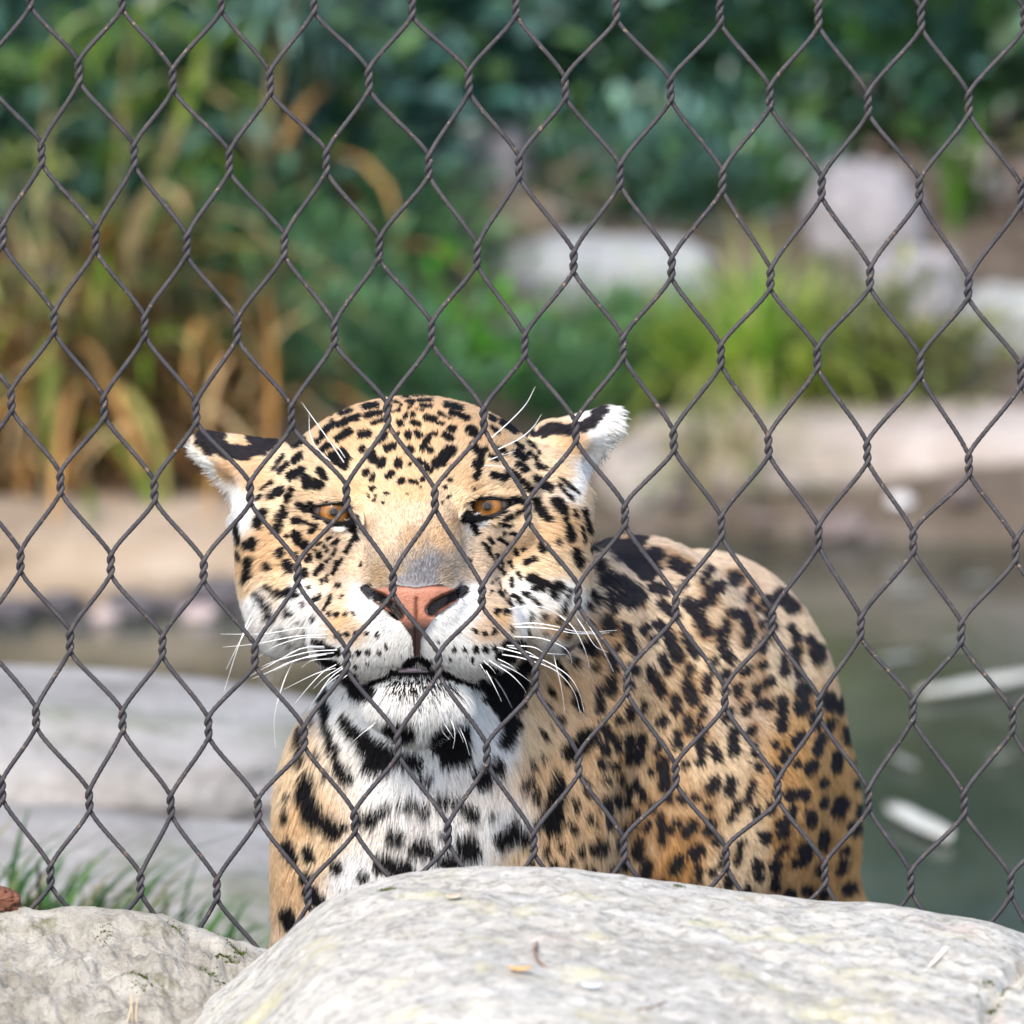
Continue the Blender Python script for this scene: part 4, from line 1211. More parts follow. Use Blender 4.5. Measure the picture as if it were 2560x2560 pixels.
# torso
cone((1060, 1560, -380), (1075, 1950, -400), 215, 275, 80)              # neck
ell(1030, 2120, -380, 300, 420, 260, 90)                                 # chest
ell(850, 2200, -480, 165, 470, 220, 70)                                  # shoulder, one side
ell(1310, 2050, -560, 230, 430, 300, 90)                                 # shoulder, other side
ell(1400, 1690, -620, 230, 340, 300, 90)                                 # withers
ell(1590, 1770, -960, 330, 425, 400, 110)                               # back
ell(1680, 1990, -1080, 380, 480, 470, 120)                               # barrel
ell(1790, 1850, -1420, 305, 425, 400, 110)                               # loin
ell(1730, 1780, -1380, 300, 390, 380, 110)
ell(1835, 2060, -1900, 312, 470, 430, 80)                                # haunch
ell(1975, 2020, -1480, 150, 340, 220, 70)                                # thigh
G0 = world2cam(np.array([0, 5.7, 0.0]))[1]
def leg(px, py, z, fx, fy, r0, r1, r2):
    top, _ = persp(px, py, z)
    foot = world2cam(np.array([fx, fy, 0.045]))
    knee = top * 0.45 + foot * 0.55
    knee[2] += 40
    cone(top, knee, r0, r1, 60, raw=True)
    cone(knee, foot + (0, 130, 0), r1, r2, 40, raw=True)
    toe = world2cam(np.array([fx - 0.01, fy - 0.07, 0.035]))
    cone(foot, toe, 150, 125, 50, raw=True)
leg(860, 2420, -480, -0.115, 5.63, 170, 120, 105)
leg(1290, 2420, -560, 0.005, 5.66, 180, 120, 105)
leg(1700, 2400, -1900, 0.13, 6.03, 230, 120, 105)
leg(1960, 2350, -1900, 0.21, 6.00, 240, 120, 105)
t0 = persp(1900, 1880, -2250)[0]
t1 = world2cam(np.array([0.22, 6.30, 0.28]))
t2 = world2cam(np.array([0.30, 6.34, 0.12]))
cone(t0, t1, 110, 85, 50, raw=True)
cone(t1, t2, 85, 60, 30, raw=True)
# head
ell(1035, 1232, -250, 335, 240, 320, 50)                                 # cranium
ell(1035, 1180, -90, 215, 165, 140, 60)                                  # forehead
ell(765, 1400, -190, 165, 205, 180, 60)                                  # cheeks
ell(1310, 1390, -190, 160, 215, 180, 60)
ell(700, 1275, -260, 110, 140, 140, 60)
ell(1372, 1262, -260, 103, 140, 140, 60)
ell(770, 1510, -110, 130, 120, 140, 70)                                  # jowls
ell(1310, 1505, -110, 122, 120, 140, 70)
ell(745, 1545, -240, 80, 75, 110, 60)                                    # ruff
ell(1350, 1535, -240, 80, 75, 110, 60)
cone((1032, 1215, -60), (1040, 1420, 180), 128, 112, 50)                 # bridge
ell(925, 1370, -10, 120, 130, 105, 50)                                   # sides of the muzzle
ell(1152, 1365, -10, 120, 130, 105, 50)
cone((1040, 1500, -60), (1040, 1535, 150), 165, 140, 60)                 # muzzle
ell(915, 1575, 115, 135, 118, 122, 75, rot=-8)                           # whisker pads
ell(1167, 1575, 115, 135, 118, 122, 75, rot=8)
ell(1040, 1500, 215, 105, 60, 68, 40)                                    # nose tip
cone((1045, 1680, -220), (1045, 1720, 40), 140, 118, 50)                 # jaw
ell(1045, 1740, 80, 128, 60, 92, 34)                                     # chin
cone((770, 1232, -45), (915, 1222, 5), 42, 40, 35)                       # brows
cone((1290, 1212, -45), (1145, 1208, 5), 42, 40, 35)
ell(925, 1300, -5, 75, 90, 75, 60)                                       # inner corners
ell(1140, 1290, -5, 75, 90, 75, 60)
cone((800, 1335, -20), (880, 1350, 20), 48, 42, 40)                      # under the eyes
cone((1275, 1322, -20), (1190, 1335, 20), 48, 42, 40)
ell(836, 1281, 45, 66, 30, 62, 26, rot=-8, mode='cut')                   # eye sockets
ell(1222, 1268, 45, 66, 30, 62, 26, rot=8, mode='cut')
ell(1035, 1668, 250, 85, 9, 95, 14, mode='cut')                        # mouth
cone((940, 1690, 260), (870, 1722, 160), 11, 11, 14, 'cut')
cone((1135, 1690, 260), (1215, 1722, 160), 11, 11, 14, 'cut')
cone((1041, 1600, 330), (1041, 1660, 300), 7, 9, 16, 'cut')
for a_, b_ in (((915, 1474), (958, 1500)), ((958, 1500), (996, 1536)), ((1157, 1474), (1112, 1502)), ((1112, 1502), (1082, 1524))):   # nostrils
    cone((*a_, 290), (*b_, 275), 17, 17, 10, 'cut')
    cone((*a_, 230), (*b_, 235), 17, 17, 10, 'cut')
# ears, laid out sideways
cone((650, 1190, -330), (522, 1118, -350), 88, 32, 40)
cone((690, 1150, -330), (512, 1102, -360), 42, 22, 30)
ell(552, 1215, -268, 78, 42, 60, 22, rot=-40, mode='cut')
cone((1408, 1130, -330), (1512, 1065, -350), 80, 32, 40)
cone((1370, 1105, -330), (1522, 1036, -360), 40, 20, 30)
ell(1492, 1150, -268, 70, 40, 60, 22, rot=52, mode='cut')

def surface_nets(D, xs, ys, zs):
    ins = D < 0
    c = [ins[i:ins.shape[0] - 1 + i, j:ins.shape[1] - 1 + j, k:ins.shape[2] - 1 + k] for i in (0, 1) for j in (0, 1) for k in (0, 1)]
    tot = np.zeros(c[0].shape, np.int8)
    for a in c:
        tot += a
    act = np.argwhere((tot > 0) & (tot < 8))
    idx = np.full(tot.shape, -1, np.int32)
    idx[act[:, 0], act[:, 1], act[:, 2]] = np.arange(len(act))
    acc = np.zeros((len(act), 3))
    cnt = np.zeros(len(act))
    co = [(i, j, k) for i in (0, 1) for j in (0, 1) for k in (0, 1)]
    for a in co:
        for ax in range(3):
            if a[ax]:
                continue
            b = list(a)
            b[ax] = 1
            ia, ib = act + a, act + b
            da = D[ia[:, 0], ia[:, 1], ia[:, 2]]
            db = D[ib[:, 0], ib[:, 1], ib[:, 2]]
            m = (da < 0) != (db < 0)
            t = da[m] / (da[m] - db[m])
            pa = np.stack([xs[ia[m, 0]], ys[ia[m, 1]], zs[ia[m, 2]]], -1)
            pb = np.stack([xs[ib[m, 0]], ys[ib[m, 1]], zs[ib[m, 2]]], -1)
            acc[m] += pa + (pb - pa) * t[:, None]
            cnt[m] += 1
    V = acc / cnt[:, None]
    F = []
    for ax in range(3):
        u, w = (ax + 1) % 3, (ax + 2) % 3
        sa = [slice(None)] * 3
        sb = [slice(None)] * 3
        sa[ax], sb[ax] = slice(0, -1), slice(1, None)
        A, B = ins[tuple(sa)], ins[tuple(sb)]
        e = np.argwhere(A != B)
        e = e[(e[:, u] > 0) & (e[:, w] > 0) & (e[:, u] < idx.shape[u]) & (e[:, w] < idx.shape[w])]
        q = []
        for du, dw in ((-1, -1), (0, -1), (0, 0), (-1, 0)):
            p = e.copy()
            p[:, u] += du
            p[:, w] += dw
            q.append(idx[p[:, 0], p[:, 1], p[:, 2]])
        q = np.stack(q, -1)
        flip = ~A[e[:, 0], e[:, 1], e[:, 2]]
        q[flip] = q[flip][:, ::-1]
        F.append(q[(q >= 0).all(1)])
    return V, np.concatenate(F)

BV, BF = surface_nets(FLD, GX, GY, GZ)
del FLD
for _ in range(2):                                                     # relax
    acc = np.zeros_like(BV)
    cnt = np.zeros(len(BV))
    for i in range(4):
        np.add.at(acc, BF[:, i], BV[BF[:, (i + 1) % 4]])
        np.add.at(cnt, BF[:, i], 1)
        np.add.at(acc, BF[:, i], BV[BF[:, (i + 3) % 4]])
        np.add.at(cnt, BF[:, i], 1)
    BV = BV * 0.5 + 0.5 * acc / cnt[:, None]
fn = np.cross(BV[BF[:, 2]] - BV[BF[:, 0]], BV[BF[:, 3]] - BV[BF[:, 1]])
VN = np.zeros_like(BV)
for i in range(4):
    np.add.at(VN, BF[:, i], fn)
VN /= np.linalg.norm(VN, axis=1, keepdims=True) + 1e-9

# how far forward the surface lies at each photo pixel
zmap = np.full((2560 // 8, 2560 // 8), -9999.0)
_px, _py = to_px(BV)
_ok = (VN[:, 2] > 0) & (_px >= 0) & (_px < 2560) & (_py >= 0) & (_py < 2560)
np.maximum.at(zmap, ((_py[_ok] / 8).astype(int), (_px[_ok] / 8).astype(int)), BV[_ok, 2])
def surf_z(px, py):
    i, j = int(py / 8), int(px / 8)
    return float(zmap[max(0, i-1):i+2, max(0, j-1):j+2].max())

# ---- materials
m = Mat("jaguar_skin")
m.color(m.attr("coat").outputs["Color"]).set(Roughness=0.8, Specular=0.1)
skin_mat = m.m
m = Mat("jaguar_fur")
m.set(Roughness=0.75, Specular=0.08)
fc = m.attr("coat").outputs["Color"]
m.color(fc)
geo = m.node("ShaderNodeNewGeometry")
vmix = m.node("ShaderNodeMix", data_type='VECTOR')
vmix.inputs[0].default_value = 0.8
m.link(geo.outputs["Normal"], vmix.inputs[4])
m.link(m.attr("lie").outputs["Vector"], vmix.inputs[5])
nrm = m.node("ShaderNodeVectorMath", operation='NORMALIZE')
m.link(vmix.outputs[1], nrm.inputs[0])
m.normal(nrm.outputs[0])
tr = m.node("ShaderNodeBsdfTranslucent")
m.link(fc, tr.inputs["Color"])
ms = m.node("ShaderNodeMixShader")
ms.inputs[0].default_value = 0.3
m.link(m.b.outputs[0], ms.inputs[1])
m.link(tr.outputs[0], ms.inputs[2])
m.link(ms.outputs[0], m.n["Material Output"].inputs[0])
fur_mat = m.m

jag_base = np.array([0.05, 5.72, 0.0])
jaguar = thing("jaguar", "spotted jaguar with half closed amber eyes looking out through the wire mesh", "jaguar", jag_base)
bme = mesh_from("body", cam2world(BV), BF)
set_color(bme, "coat", coat_color(BV, VN))
body = link("body", bme, skin_mat, jaguar)

# ---- bare places: nose leather, eyes, mouth
def inside(px, py, poly):
    poly = np.array(poly, float)
    r = np.zeros(len(px), bool)
    for (x0, y0), (x1, y1) in zip(poly, np.roll(poly, -1, 0)):
        c = (y0 > py) != (y1 > py)
        r ^= c & (px < (x1 - x0) * (py - y0) / (y1 - y0 + 1e-12) + x0)
    return r
NOSE = [(908, 1466), (944, 1474), (988, 1463), (1041, 1470), (1098, 1461), (1134, 1475), (1160, 1466), (1166, 1474), (1140, 1502), (1092, 1532), (1072, 1562), (1052, 1592), (1048, 1640),
        (1036, 1640), (1030, 1592), (1008, 1560), (988, 1536), (936, 1504), (904, 1476)]
EYES = [dict(c=(836, 1281), rim=[(777, 1273), (795, 1268), (815, 1265), (840, 1263), (862, 1265), (879, 1275), (886, 1299), (878, 1306), (862, 1304), (838, 1301), (812, 1294), (793, 1285)]),
        dict(c=(1219, 1267), rim=[(1171, 1287), (1175, 1267), (1184, 1256), (1202, 1251), (1228, 1250), (1252, 1251), (1269, 1254), (1275, 1258), (1261, 1269), (1240, 1281), (1214, 1288), (1188, 1291)])]
MOUTH = [(960, 1690), (985, 1668), (1010, 1652), (1040, 1642), (1070, 1654), (1092, 1672), (1108, 1684), (1080, 1684), (1040, 1683), (1000, 1685)]
def spline_loop(pts, n):
    pts = np.array(pts, float)
    out = []
    m_ = len(pts)
    for i in range(n):
        t = i / n * m_
        k = int(t)
        f = t - k
        p0, p1, p2, p3 = (pts[(k + j - 1) % m_] for j in range(4))
        out.append(0.5 * ((2 * p1) + (-p0 + p2) * f + (2 * p0 - 5 * p1 + 4 * p2 - p3) * f * f + (-p0 + 3 * p1 - 3 * p2 + p3) * f ** 3))
    return np.array(out)

# ---- eyes
m = Mat("eye_surface")
tc = m.node("ShaderNodeTexCoord")
sep = m.node("ShaderNodeSeparateXYZ")
m.link(tc.outputs["Object"], sep.inputs[0])
ln = m.node("ShaderNodeVectorMath", operation='LENGTH')
cmb = m.node("ShaderNodeCombineXYZ")
m.link(sep.outputs[0], cmb.inputs[0])
m.link(sep.outputs[1], cmb.inputs[1])
m.link(cmb.outputs[0], ln.inputs[0])
rad = m.ramp(ln.outputs["Value"], [(0.0, (.004, .004, .004)), (.0023, (.004, .004, .004)), (.0029, (.09, .040, .009)), (.0055, (.33, .155, .036)), (.0082, (.21, .092, .02)), (.0094, (.03, .012, .006)), (.0105, (.09, .07, .06)), (1, (.12, .1, .09))])
# the ramp works on a 0..1 range, so the radius is stretched first
mul = m.node("ShaderNodeMath", operation='MULTIPLY')
mul.inputs[1].default_value = 60.0
m.link(ln.outputs["Value"], mul.inputs[0])
rn = [n for n in m.n if n.type == 'VALTORGB'][0]
m.link(mul.outputs[0], rn.inputs[0])
for e_, p_ in zip(rn.color_ramp.elements, (0.0, .135, .165, .33, .49, .565, .63, 1.0)):
    e_.position = p_
fib = m.noise(900, 3, .6, vec=tc.outputs["Object"], stretch=(1, 1, .2))
m.color(m.mix(.35, rad, m.mix(fib, (.12, .06, .02), (.7, .5, .25)), 'OVERLAY'))
m.set(Roughness=0.4, Specular=0.15, Coat=0.55)
m.b.inputs["Coat Roughness"].default_value = 0.03
eye_mat = m.m
m = Mat("wet_dark_skin")
m.set(Base_Color=(.012, .010, .010, 1), Roughness=0.35, Specular=0.5)
dark_skin = m.m
m = Mat("eyelid_skin")
m.color(m.attr("coat").outputs["Color"]).set(Roughness=0.4, Specular=0.4)
lid_mat = m.m

for e in EYES:
    cx, cy = e['c']
    zs = surf_z(cx - 62 if cx < 1000 else cx + 62, cy)
    zs = max(zs, surf_z(cx, cy + 45) - 12)
    e['z'] = zs
    R = 56.0
    zc = zs - R - 20
    C, q = persp(cx, cy, zc)
    th = np.linspace(0, math.pi * 0.72, 28)
    ph = np.linspace(0, 2 * math.pi, 40, endpoint=False)
    V = [(0, 0, R)]
    for t in th[1:]:
        V += [(R * math.sin(t) * math.cos(p), R * math.sin(t) * math.sin(p), R * math.cos(t)) for p in ph]
    F = [(0, 1 + i, 1 + (i + 1) % 40) for i in range(40)]
    for r_ in range(len(th) - 2):
        a = 1 + r_ * 40
        F += [(a + i, a + 40 + i, a + 40 + (i + 1) % 40, a + (i + 1) % 40) for i in range(40)]
    me = mesh_from("eye", np.array(V) * S, F)
    eo = link("eye", me, eye_mat, jaguar)
    eo.location = Vector(cam2world(C)) - jaguar.location
    eo.rotation_euler = (math.radians(90) - PITCH, 0, 0)
    # lid: a rolled dark rim round the opening, tucked under the fur
    loop = spline_loop(e['rim'], 48)
    cen = loop.mean(0)
    rows = []
    for off, mode in ((0, 'ball'), (4, 'roll'), (11, 'roll2'), (26, 'skin')):
        for p in loop:
            d = (p - cen) / (np.linalg.norm(p - cen) + 1e-6)
            x, y = p + d * off
            dd = (x - cx) ** 2 + (y - cy) ** 2
            zb = zc + math.sqrt(max(R * R - dd, (R * .15) ** 2))
            sk = max(surf_z(x + d[0] * 18, y + d[1] * 18), zb - 30)
            z = {'ball': zb + 1.0, 'roll': zb + 7, 'roll2': max(zb + 7, zb * .4 + sk * .6 + 3), 'skin': max(sk - 5, zb + 5)}[mode]
            rows.append(persp(x, y, z)[0])
    F = []
    for r_ in range(3):
        for i in range(48):
            a, b = r_ * 48 + i, r_ * 48 + (i + 1) % 48
            F.append((a, b, b + 48, a + 48))
    rows = np.array(rows)
    e['rows'] = rows.reshape(4, 48, 3)
    me = mesh_from("eyelid", cam2world(rows), F)
    lc = coat_color(rows, np.tile([0, 0, 1.0], (len(rows), 1)))
    lc[:144] = (.012, .010, .010)
    set_color(me, "coat", lc)
    lid = bpy.data.objects.new("eyelid", me)
    col.objects.link(lid)
    me.materials.append(lid_mat)
    lid.parent = eo
    bpy.context.view_layer.update()
    lid.matrix_parent_inverse = eo.matrix_world.inverted()

# ---- nose leather
nx, ny = 132, 96
gx = np.linspace(900, 1172, nx)
gy = np.linspace(1454, 1646, ny)
PX, PY = np.meshgrid(gx, gy)
fx, fy = PX.ravel(), PY.ravel()
xm = fx - 1041
Zn = surf_z(1041, 1500) + 16 - 0.0030 * xm ** 2 - 0.00135 * np.clip(fy - 1480, 0, 999) ** 2 - 0.05 * np.clip(1480 - fy, 0, 99) ** 2
def seg_d(pts):
    best = np.full(len(fx), 1e9)
    for a, b in zip(pts[:-1], pts[1:]):
        a, b = np.array(a, float), np.array(b, float)
        ab = b - a
        t = np.clip(((fx - a[0]) * ab[0] + (fy - a[1]) * ab[1]) / (ab @ ab), 0, 1)
        best = np.minimum(best, np.hypot(fx - a[0] - t * ab[0], fy - a[1] - t * ab[1]))
    return best
nost = np.minimum(seg_d([(912, 1472), (930, 1486), (958, 1500)]) - 9, np.minimum(seg_d([(958, 1500), (982, 1516), (998, 1538)]) - 8,
       np.minimum(seg_d([(1158, 1472), (1140, 1488), (1112, 1502)]) - 9, seg_d([(1112, 1502), (1090, 1514), (1080, 1526)]) - 11)))
groove = seg_d([(1041, 1498), (1041, 1640)])
Zn -= 34 * np.clip(1 - nost / 9, 0, 1) ** 1.5
Zn -= 9 * np.exp(-(groove / 5) ** 2)
Zn += 0.5 * fbm(np.stack([fx * .22, fy * .22, fx * 0], -1), 3, 5)
bk = np.clip(1 - nost / 7, 0, 1)
bk = np.maximum(bk, np.clip((fy - 1535 - .05 * np.abs(xm)) / 38, 0, .95))
bk = np.maximum(bk, .9 * np.exp(-(groove / 2.6) ** 2))
bk = np.maximum(bk, np.clip(1 - (fy - (1464 + 5 * np.exp(-(xm / 22) ** 2))) / 5, 0, .9))
fle = vnoise(np.stack([fx * .16, fy * .16, fx * 0 + 3], -1), 9)
bk = np.maximum(bk, np.clip((fle - .86) * 9, 0, .75))
pink = np.array([.37, .15, .092])
pinkv = pink * (1 + .14 * fbm(np.stack([fx * .05, fy * .05, fx * 0], -1), 3, 8)[:, None])
noc = pinkv * (1 - bk[:, None]) + np.array([.014, .010, .010]) * bk[:, None]
Pn = np.stack([(fx - 1280) * (1 - Zn * S / D0), (1280 - fy) * (1 - Zn * S / D0), Zn], -1)
keep = inside(fx, fy, NOSE).reshape(ny, nx)
F = []
used = {}
Vn_, Cn_ = [], []
for j in range(ny - 1):
    for i in range(nx - 1):
        if keep[j, i] or keep[j, i + 1] or keep[j + 1, i] or keep[j + 1, i + 1]:
            q = []
            for a in (j * nx + i, (j + 1) * nx + i, (j + 1) * nx + i + 1, j * nx + i + 1):
                if a not in used:
                    used[a] = len(Vn_)
                    Vn_.append(Pn[a])
                    Cn_.append(noc[a])
                q.append(used[a])
            F.append(tuple(q))
me = mesh_from("nose", cam2world(np.array(Vn_)), F)
set_color(me, "coat", np.array(Cn_))
m = Mat("nose_leather")
m.color(m.attr("coat").outputs["Color"]).set(Roughness=0.36, Specular=0.4)
m.normal(m.bump(m.noise(900, 3, .6), .7, .0008))
link("nose", me, m.m, jaguar)

# ---- mouth: dark inner lip and the moist lower lip, its lilac sheen in the colour
def pillow(name, cx, cy, z, rx, ry, rz, mat, bend=0.0):
    V, F = [], []
    nu, nv = 32, 14
    for j in range(nv + 1):
        t = math.pi * j / nv
        for i in range(nu):
            p = 2 * math.pi * i / nu
            x, y, zz = rx * math.sin(t) * math.cos(p), ry * math.sin(t) * math.sin(p), rz * math.cos(t)
            P_, _ = persp(cx + x, cy - y + bend * (x / rx) ** 2, z + zz - 22 * (x / rx) ** 2)
            V.append(P_)
    for j in range(nv):
        for i in range(nu):
            a, b = j * nu + i, j * nu + (i + 1) % nu
            F.append((a, a + nu, b + nu, b))
    return link(name, mesh_from(name, cam2world(np.array(V)), F), mat, jaguar)
pillow("inner_lip", 1038, 1668, 172, 62, 15, 30, dark_skin, 10)
m = Mat("moist_lip")
m.set(Base_Color=(.30, .23, .28, 1), Roughness=0.25, Specular=0.6)
pillow("lower_lip_sheen", 1034, 1674, 188, 44, 8, 26, m.m, 5)

# ---- fur: strands rooted all over the body, coloured by the coat they grow from
tri = np.concatenate([BF[:, [0, 1, 2]], BF[:, [0, 2, 3]]])
A, B, Cc = BV[tri[:, 0]], BV[tri[:, 1]], BV[tri[:, 2]]
area = 0.5 * np.linalg.norm(np.cross(B - A, Cc - A), axis=1)
mid = (A + B + Cc) / 3
tpx, tpy = to_px(mid)
tn = VN[tri[:, 0]]
head = (tpx < 1500) & (tpy < 1860) & (mid[:, 2] > -430)
shown = (tpy < 2420)
dens = np.where(head, 0.155, np.where(tpx < 1330, 0.095, 0.055))
dens = np.where(shown, dens, 0.004)
dens = dens * np.where(tn[:, 2] > -0.15, 1.0, 0.22)
N_HAIR = int((area * dens).sum())
pick = np.searchsorted(np.cumsum(area * dens), rng.random(N_HAIR) * (area * dens).sum())
pick = np.minimum(pick, len(tri) - 1)
u, v = rng.random(N_HAIR), rng.random(N_HAIR)
fl = u + v > 1
u[fl], v[fl] = 1 - u[fl], 1 - v[fl]
root = A[pick] + (B[pick] - A[pick]) * u[:, None] + (Cc[pick] - A[pick]) * v[:, None]
nr = VN[tri[pick, 0]] * (1 - u - v)[:, None] + VN[tri[pick, 1]] * u[:, None] + VN[tri[pick, 2]] * v[:, None]
nr /= np.linalg.norm(nr, axis=1, keepdims=True)
rpx, rpy = to_px(root)
bare = inside(rpx, rpy, NOSE) | inside(rpx, rpy, MOUTH)
for e in EYES:
    loop = np.array(e['rim'], float)
    cen = loop.mean(0)
    d = loop - cen
    grown = loop + d / np.linalg.norm(d, axis=1, keepdims=True) * 6
    bare |= inside(rpx, rpy, grown)
bare &= nr[:, 2] > -0.2
bare &= root[:, 2] > -120
ok = ~bare
root, nr, rpx, rpy = root[ok], nr[ok], rpx[ok], rpy[ok]
for e in EYES:                                            # short hair on the lids
    k_ = 2600
    i0 = rng.integers(0, 48, k_)
    f = rng.random(k_)[:, None]
    g = rng.random(k_)[:, None]
    r1 = e['rows'][1][i0] * (1 - f) + e['rows'][1][(i0 + 1) % 48] * f
    r2 = e['rows'][2][i0] * (1 - f) + e['rows'][2][(i0 + 1) % 48] * f
    r3 = e['rows'][3][i0] * (1 - f) + e['rows'][3][(i0 + 1) % 48] * f
    rr = np.where(g < .35, r1 + (r2 - r1) * (.75 + .25 * g / .35), r2 + (r3 - r2) * (g - .35) / .65)
    nn = np.tile([0, .25, .97], (k_, 1))
    root, nr = np.vstack([root, rr]), np.vstack([nr, nn])
rpx, rpy = to_px(root)
N_HAIR = len(root)
fd = idw(rpx, rpy, flow[:, :2], flow[:, 2:], 3.0)
dirv = np.stack([fd[:, 0], -fd[:, 1], np.full(N_HAIR, -0.35)], -1)
dirv += rng.normal(0, .16, (N_HAIR, 3))
clump = np.stack([vnoise(root * .035, 21), vnoise(root * .035, 22), vnoise(root * .035, 23)], -1)
dirv += clump * .28
dirv -= nr * (dirv * nr).sum(1, keepdims=True)
dirv /= np.linalg.norm(dirv, axis=1, keepdims=True) + 1e-6
L = idw(rpx, rpy, lens[:, :2], lens[:, 2:3], 3.0)[:, 0]
# long pale fringe inside the ears
def near(x0, y0, x1, y1, w):
    t_ = np.clip(((rpx - x0) * (x1 - x0) + (rpy - y0) * (y1 - y0)) / ((x1 - x0) ** 2 + (y1 - y0) ** 2), 0, 1)
    return (np.hypot(rpx - x0 - t_ * (x1 - x0), rpy - y0 - t_ * (y1 - y0)) < w) & (root[:, 2] > -430) & (root[:, 2] < -200)
fr1 = near(492, 1135, 580, 1270, 26)
fr2 = near(1542, 1040, 1505, 1180, 28)
fringe = (fr1 | fr2) & (spot_at(rpx, rpy) > 4)
L = np.where(fringe, 16 + 28 * rng.random(N_HAIR), L)
L *= 0.7 + 0.55 * rng.random(N_HAIR)
lift = np.where(fringe, .55, np.where(rpx > 1480, .46, .34)) + rng.normal(0, .08, N_HAIR)
lift = np.clip(lift, .08, .9)
NP = 4
T = np.linspace(0, 1, NP)
pts = np.zeros((N_HAIR, NP, 3))
for i, t in enumerate(T):
    pts[:, i] = root - nr * 1.5 + dirv * (L * t)[:, None] + nr * (L * lift * (t - .55 * t * t))[:, None]
    pts[:, i, 1] -= L * .10 * t * t
rag = rng.normal(0, 1.2, N_HAIR)
tint = 1 + rng.normal(0, 1, (N_HAIR, 1)) * (.11 + .13 * np.exp(-((rpx - 1040) / 160) ** 2 - ((rpy - 1370) / 120) ** 2))[:, None]
cols = np.zeros((N_HAIR, NP, 3), np.float32)
state = rng.bit_generator.state
for i, t in enumerate(T):                                # each strand takes the colour of the coat where it lies
    rng.bit_generator.state = state
    look = root + dirv * (L * np.where(L > 48, .09 + .80 * t, .22 + .50 * t) + rag)[:, None]
    c_ = coat_color(look, nr, .55)
    if fringe.any():
        c_[fringe] = np.array([[.84, .81, .76]])
    cols[:, i] = np.clip(c_ * tint, .006, .9)
far = (rpx > 1480) | (rpy > 1860)
rad = np.where(rpx > 1480, 2.1, np.where(rpy > 1860, 1.55, 1.15)) * (0.75 + .5 * rng.random(N_HAIR))
hc = bpy.data.hair_curves.new("fur")
hc.add_curves([NP] * N_HAIR)
hc.attributes["position"].data.foreach_set("vector", cam2world(pts.reshape(-1, 3)).astype(np.float32).ravel())
ra = hc.attributes.get("radius") or hc.attributes.new("radius", 'FLOAT', 'POINT')
prof = np.array([1.0, .95, .7, .18])
ra.data.foreach_set("value", (rad[:, None] * prof[None, :] * S).astype(np.float32).ravel())
ca = hc.attributes.new("coat", 'FLOAT_COLOR', 'POINT')
ca.data.foreach_set("color", np.concatenate([cols, np.ones((N_HAIR, NP, 1), np.float32)], 2).astype(np.float32).ravel())
wn_ = nr[:, 0:1] * AX_R + nr[:, 1:2] * AX_U - nr[:, 2:3] * AX_F
na = hc.attributes.new("lie", 'FLOAT_VECTOR', 'CURVE')
na.data.foreach_set("vector", wn_.astype(np.float32).ravel())
fur = link("fur", hc, fur_mat, body)
fur["kind"] = "stuff"

# ---- whiskers
WH = [(560, 1440, 5.682, """1500 830 1000 860 480 960 -20 1010;1480 760 1100 740 570 820 -50 825;1440 1020 1100 1030 800 1180 350 1430;1620 1050 1200 1080 700 1220 540 1290
1460 1110 1000 1200 620 1370 400 1460;1510 1175 1250 1200 1100 1300;1590 1260 1400 1370 1180 1600 1010 1810;1690 1280 1450 1430 1270 1600;1580 1310 1300 1390 850 1610;1640 1400 1450 1550 1320 1720
1770 1390 1640 1500 1560 1600;420 590 200 980 30 1330;380 560 300 740 150 1160 0 1640;1010 1160 850 1500 720 1980 728 2440;830 1190 700 1500 640 1740;600 1370 540 1650 470 2000
1420 1000 1180 1010 900 1130 600 1300;1560 1090 1240 1130 930 1240 700 1350;1700 1300 1500 1460 1330 1700 1200 1900;1450 880 1100 880 700 1010 480 1160"""),
 (1200, 1420, 5.367, """440 760 700 740 1000 780 1350 860 1840 835;470 790 900 810 1300 880 1740 870;430 920 800 940 1080 1040 1200 1150 1235 1280;220 1060 560 1150 900 1260 1200 1460 1340 1700 1400 1940
300 1160 600 1220 1000 1370 1250 1640 1350 1960;120 1240 400 1420 560 1580 620 1680;240 1220 400 1300 500 1380;280 1290 500 1400 680 1530;50 1250 150 1340 210 1420;0 1290 70 1400 90 1470
80 1370 200 1600 290 1790;200 1480 330 1680 430 1880;960 1060 1020 1300 1090 1600 1140 1940;1280 640 1400 820 1550 1050 1720 1130;1020 600 1250 800 1400 1080 1470 1340
350 1040 700 1060 880 1140 1150 1160;390 550 650 510 880 540 1180 690;380 1060 620 1120 780 1210 880 1300;1340 600 1500 830 1650 1100 1790 1390"""),
 (680, 1780, 4.6, "1250 80 1080 210 920 350;1240 100 1120 190 1000 270;1600 130 1640 230 1665 300;1760 150 1740 230 1710 300"),
 (1000, 1780, 4.6, "450 130 500 240 570 320;560 50 620 180 630 300 610 420;620 130 690 250 730 350;640 100 740 300 800 500;680 20 730 120 750 230;480 90 570 230 620 310"),
 (460, 960, 3.578, "1430 700 1280 480 1150 300 1050 160;1310 690 1180 560 1125 430 1120 260;1440 660 1380 570 1330 520"),
 (1080, 960, 3.578, "510 500 690 340 840 180 925 20;580 590 780 490 900 390 980 270;510 680 620 640 750 600;470 730 600 735 680 760")]
m = Mat("whisker_hair")
m.set(Base_Color=(.86, .85, .83, 1), Roughness=0.35, Specular=0.4)
wh_mat = m.m
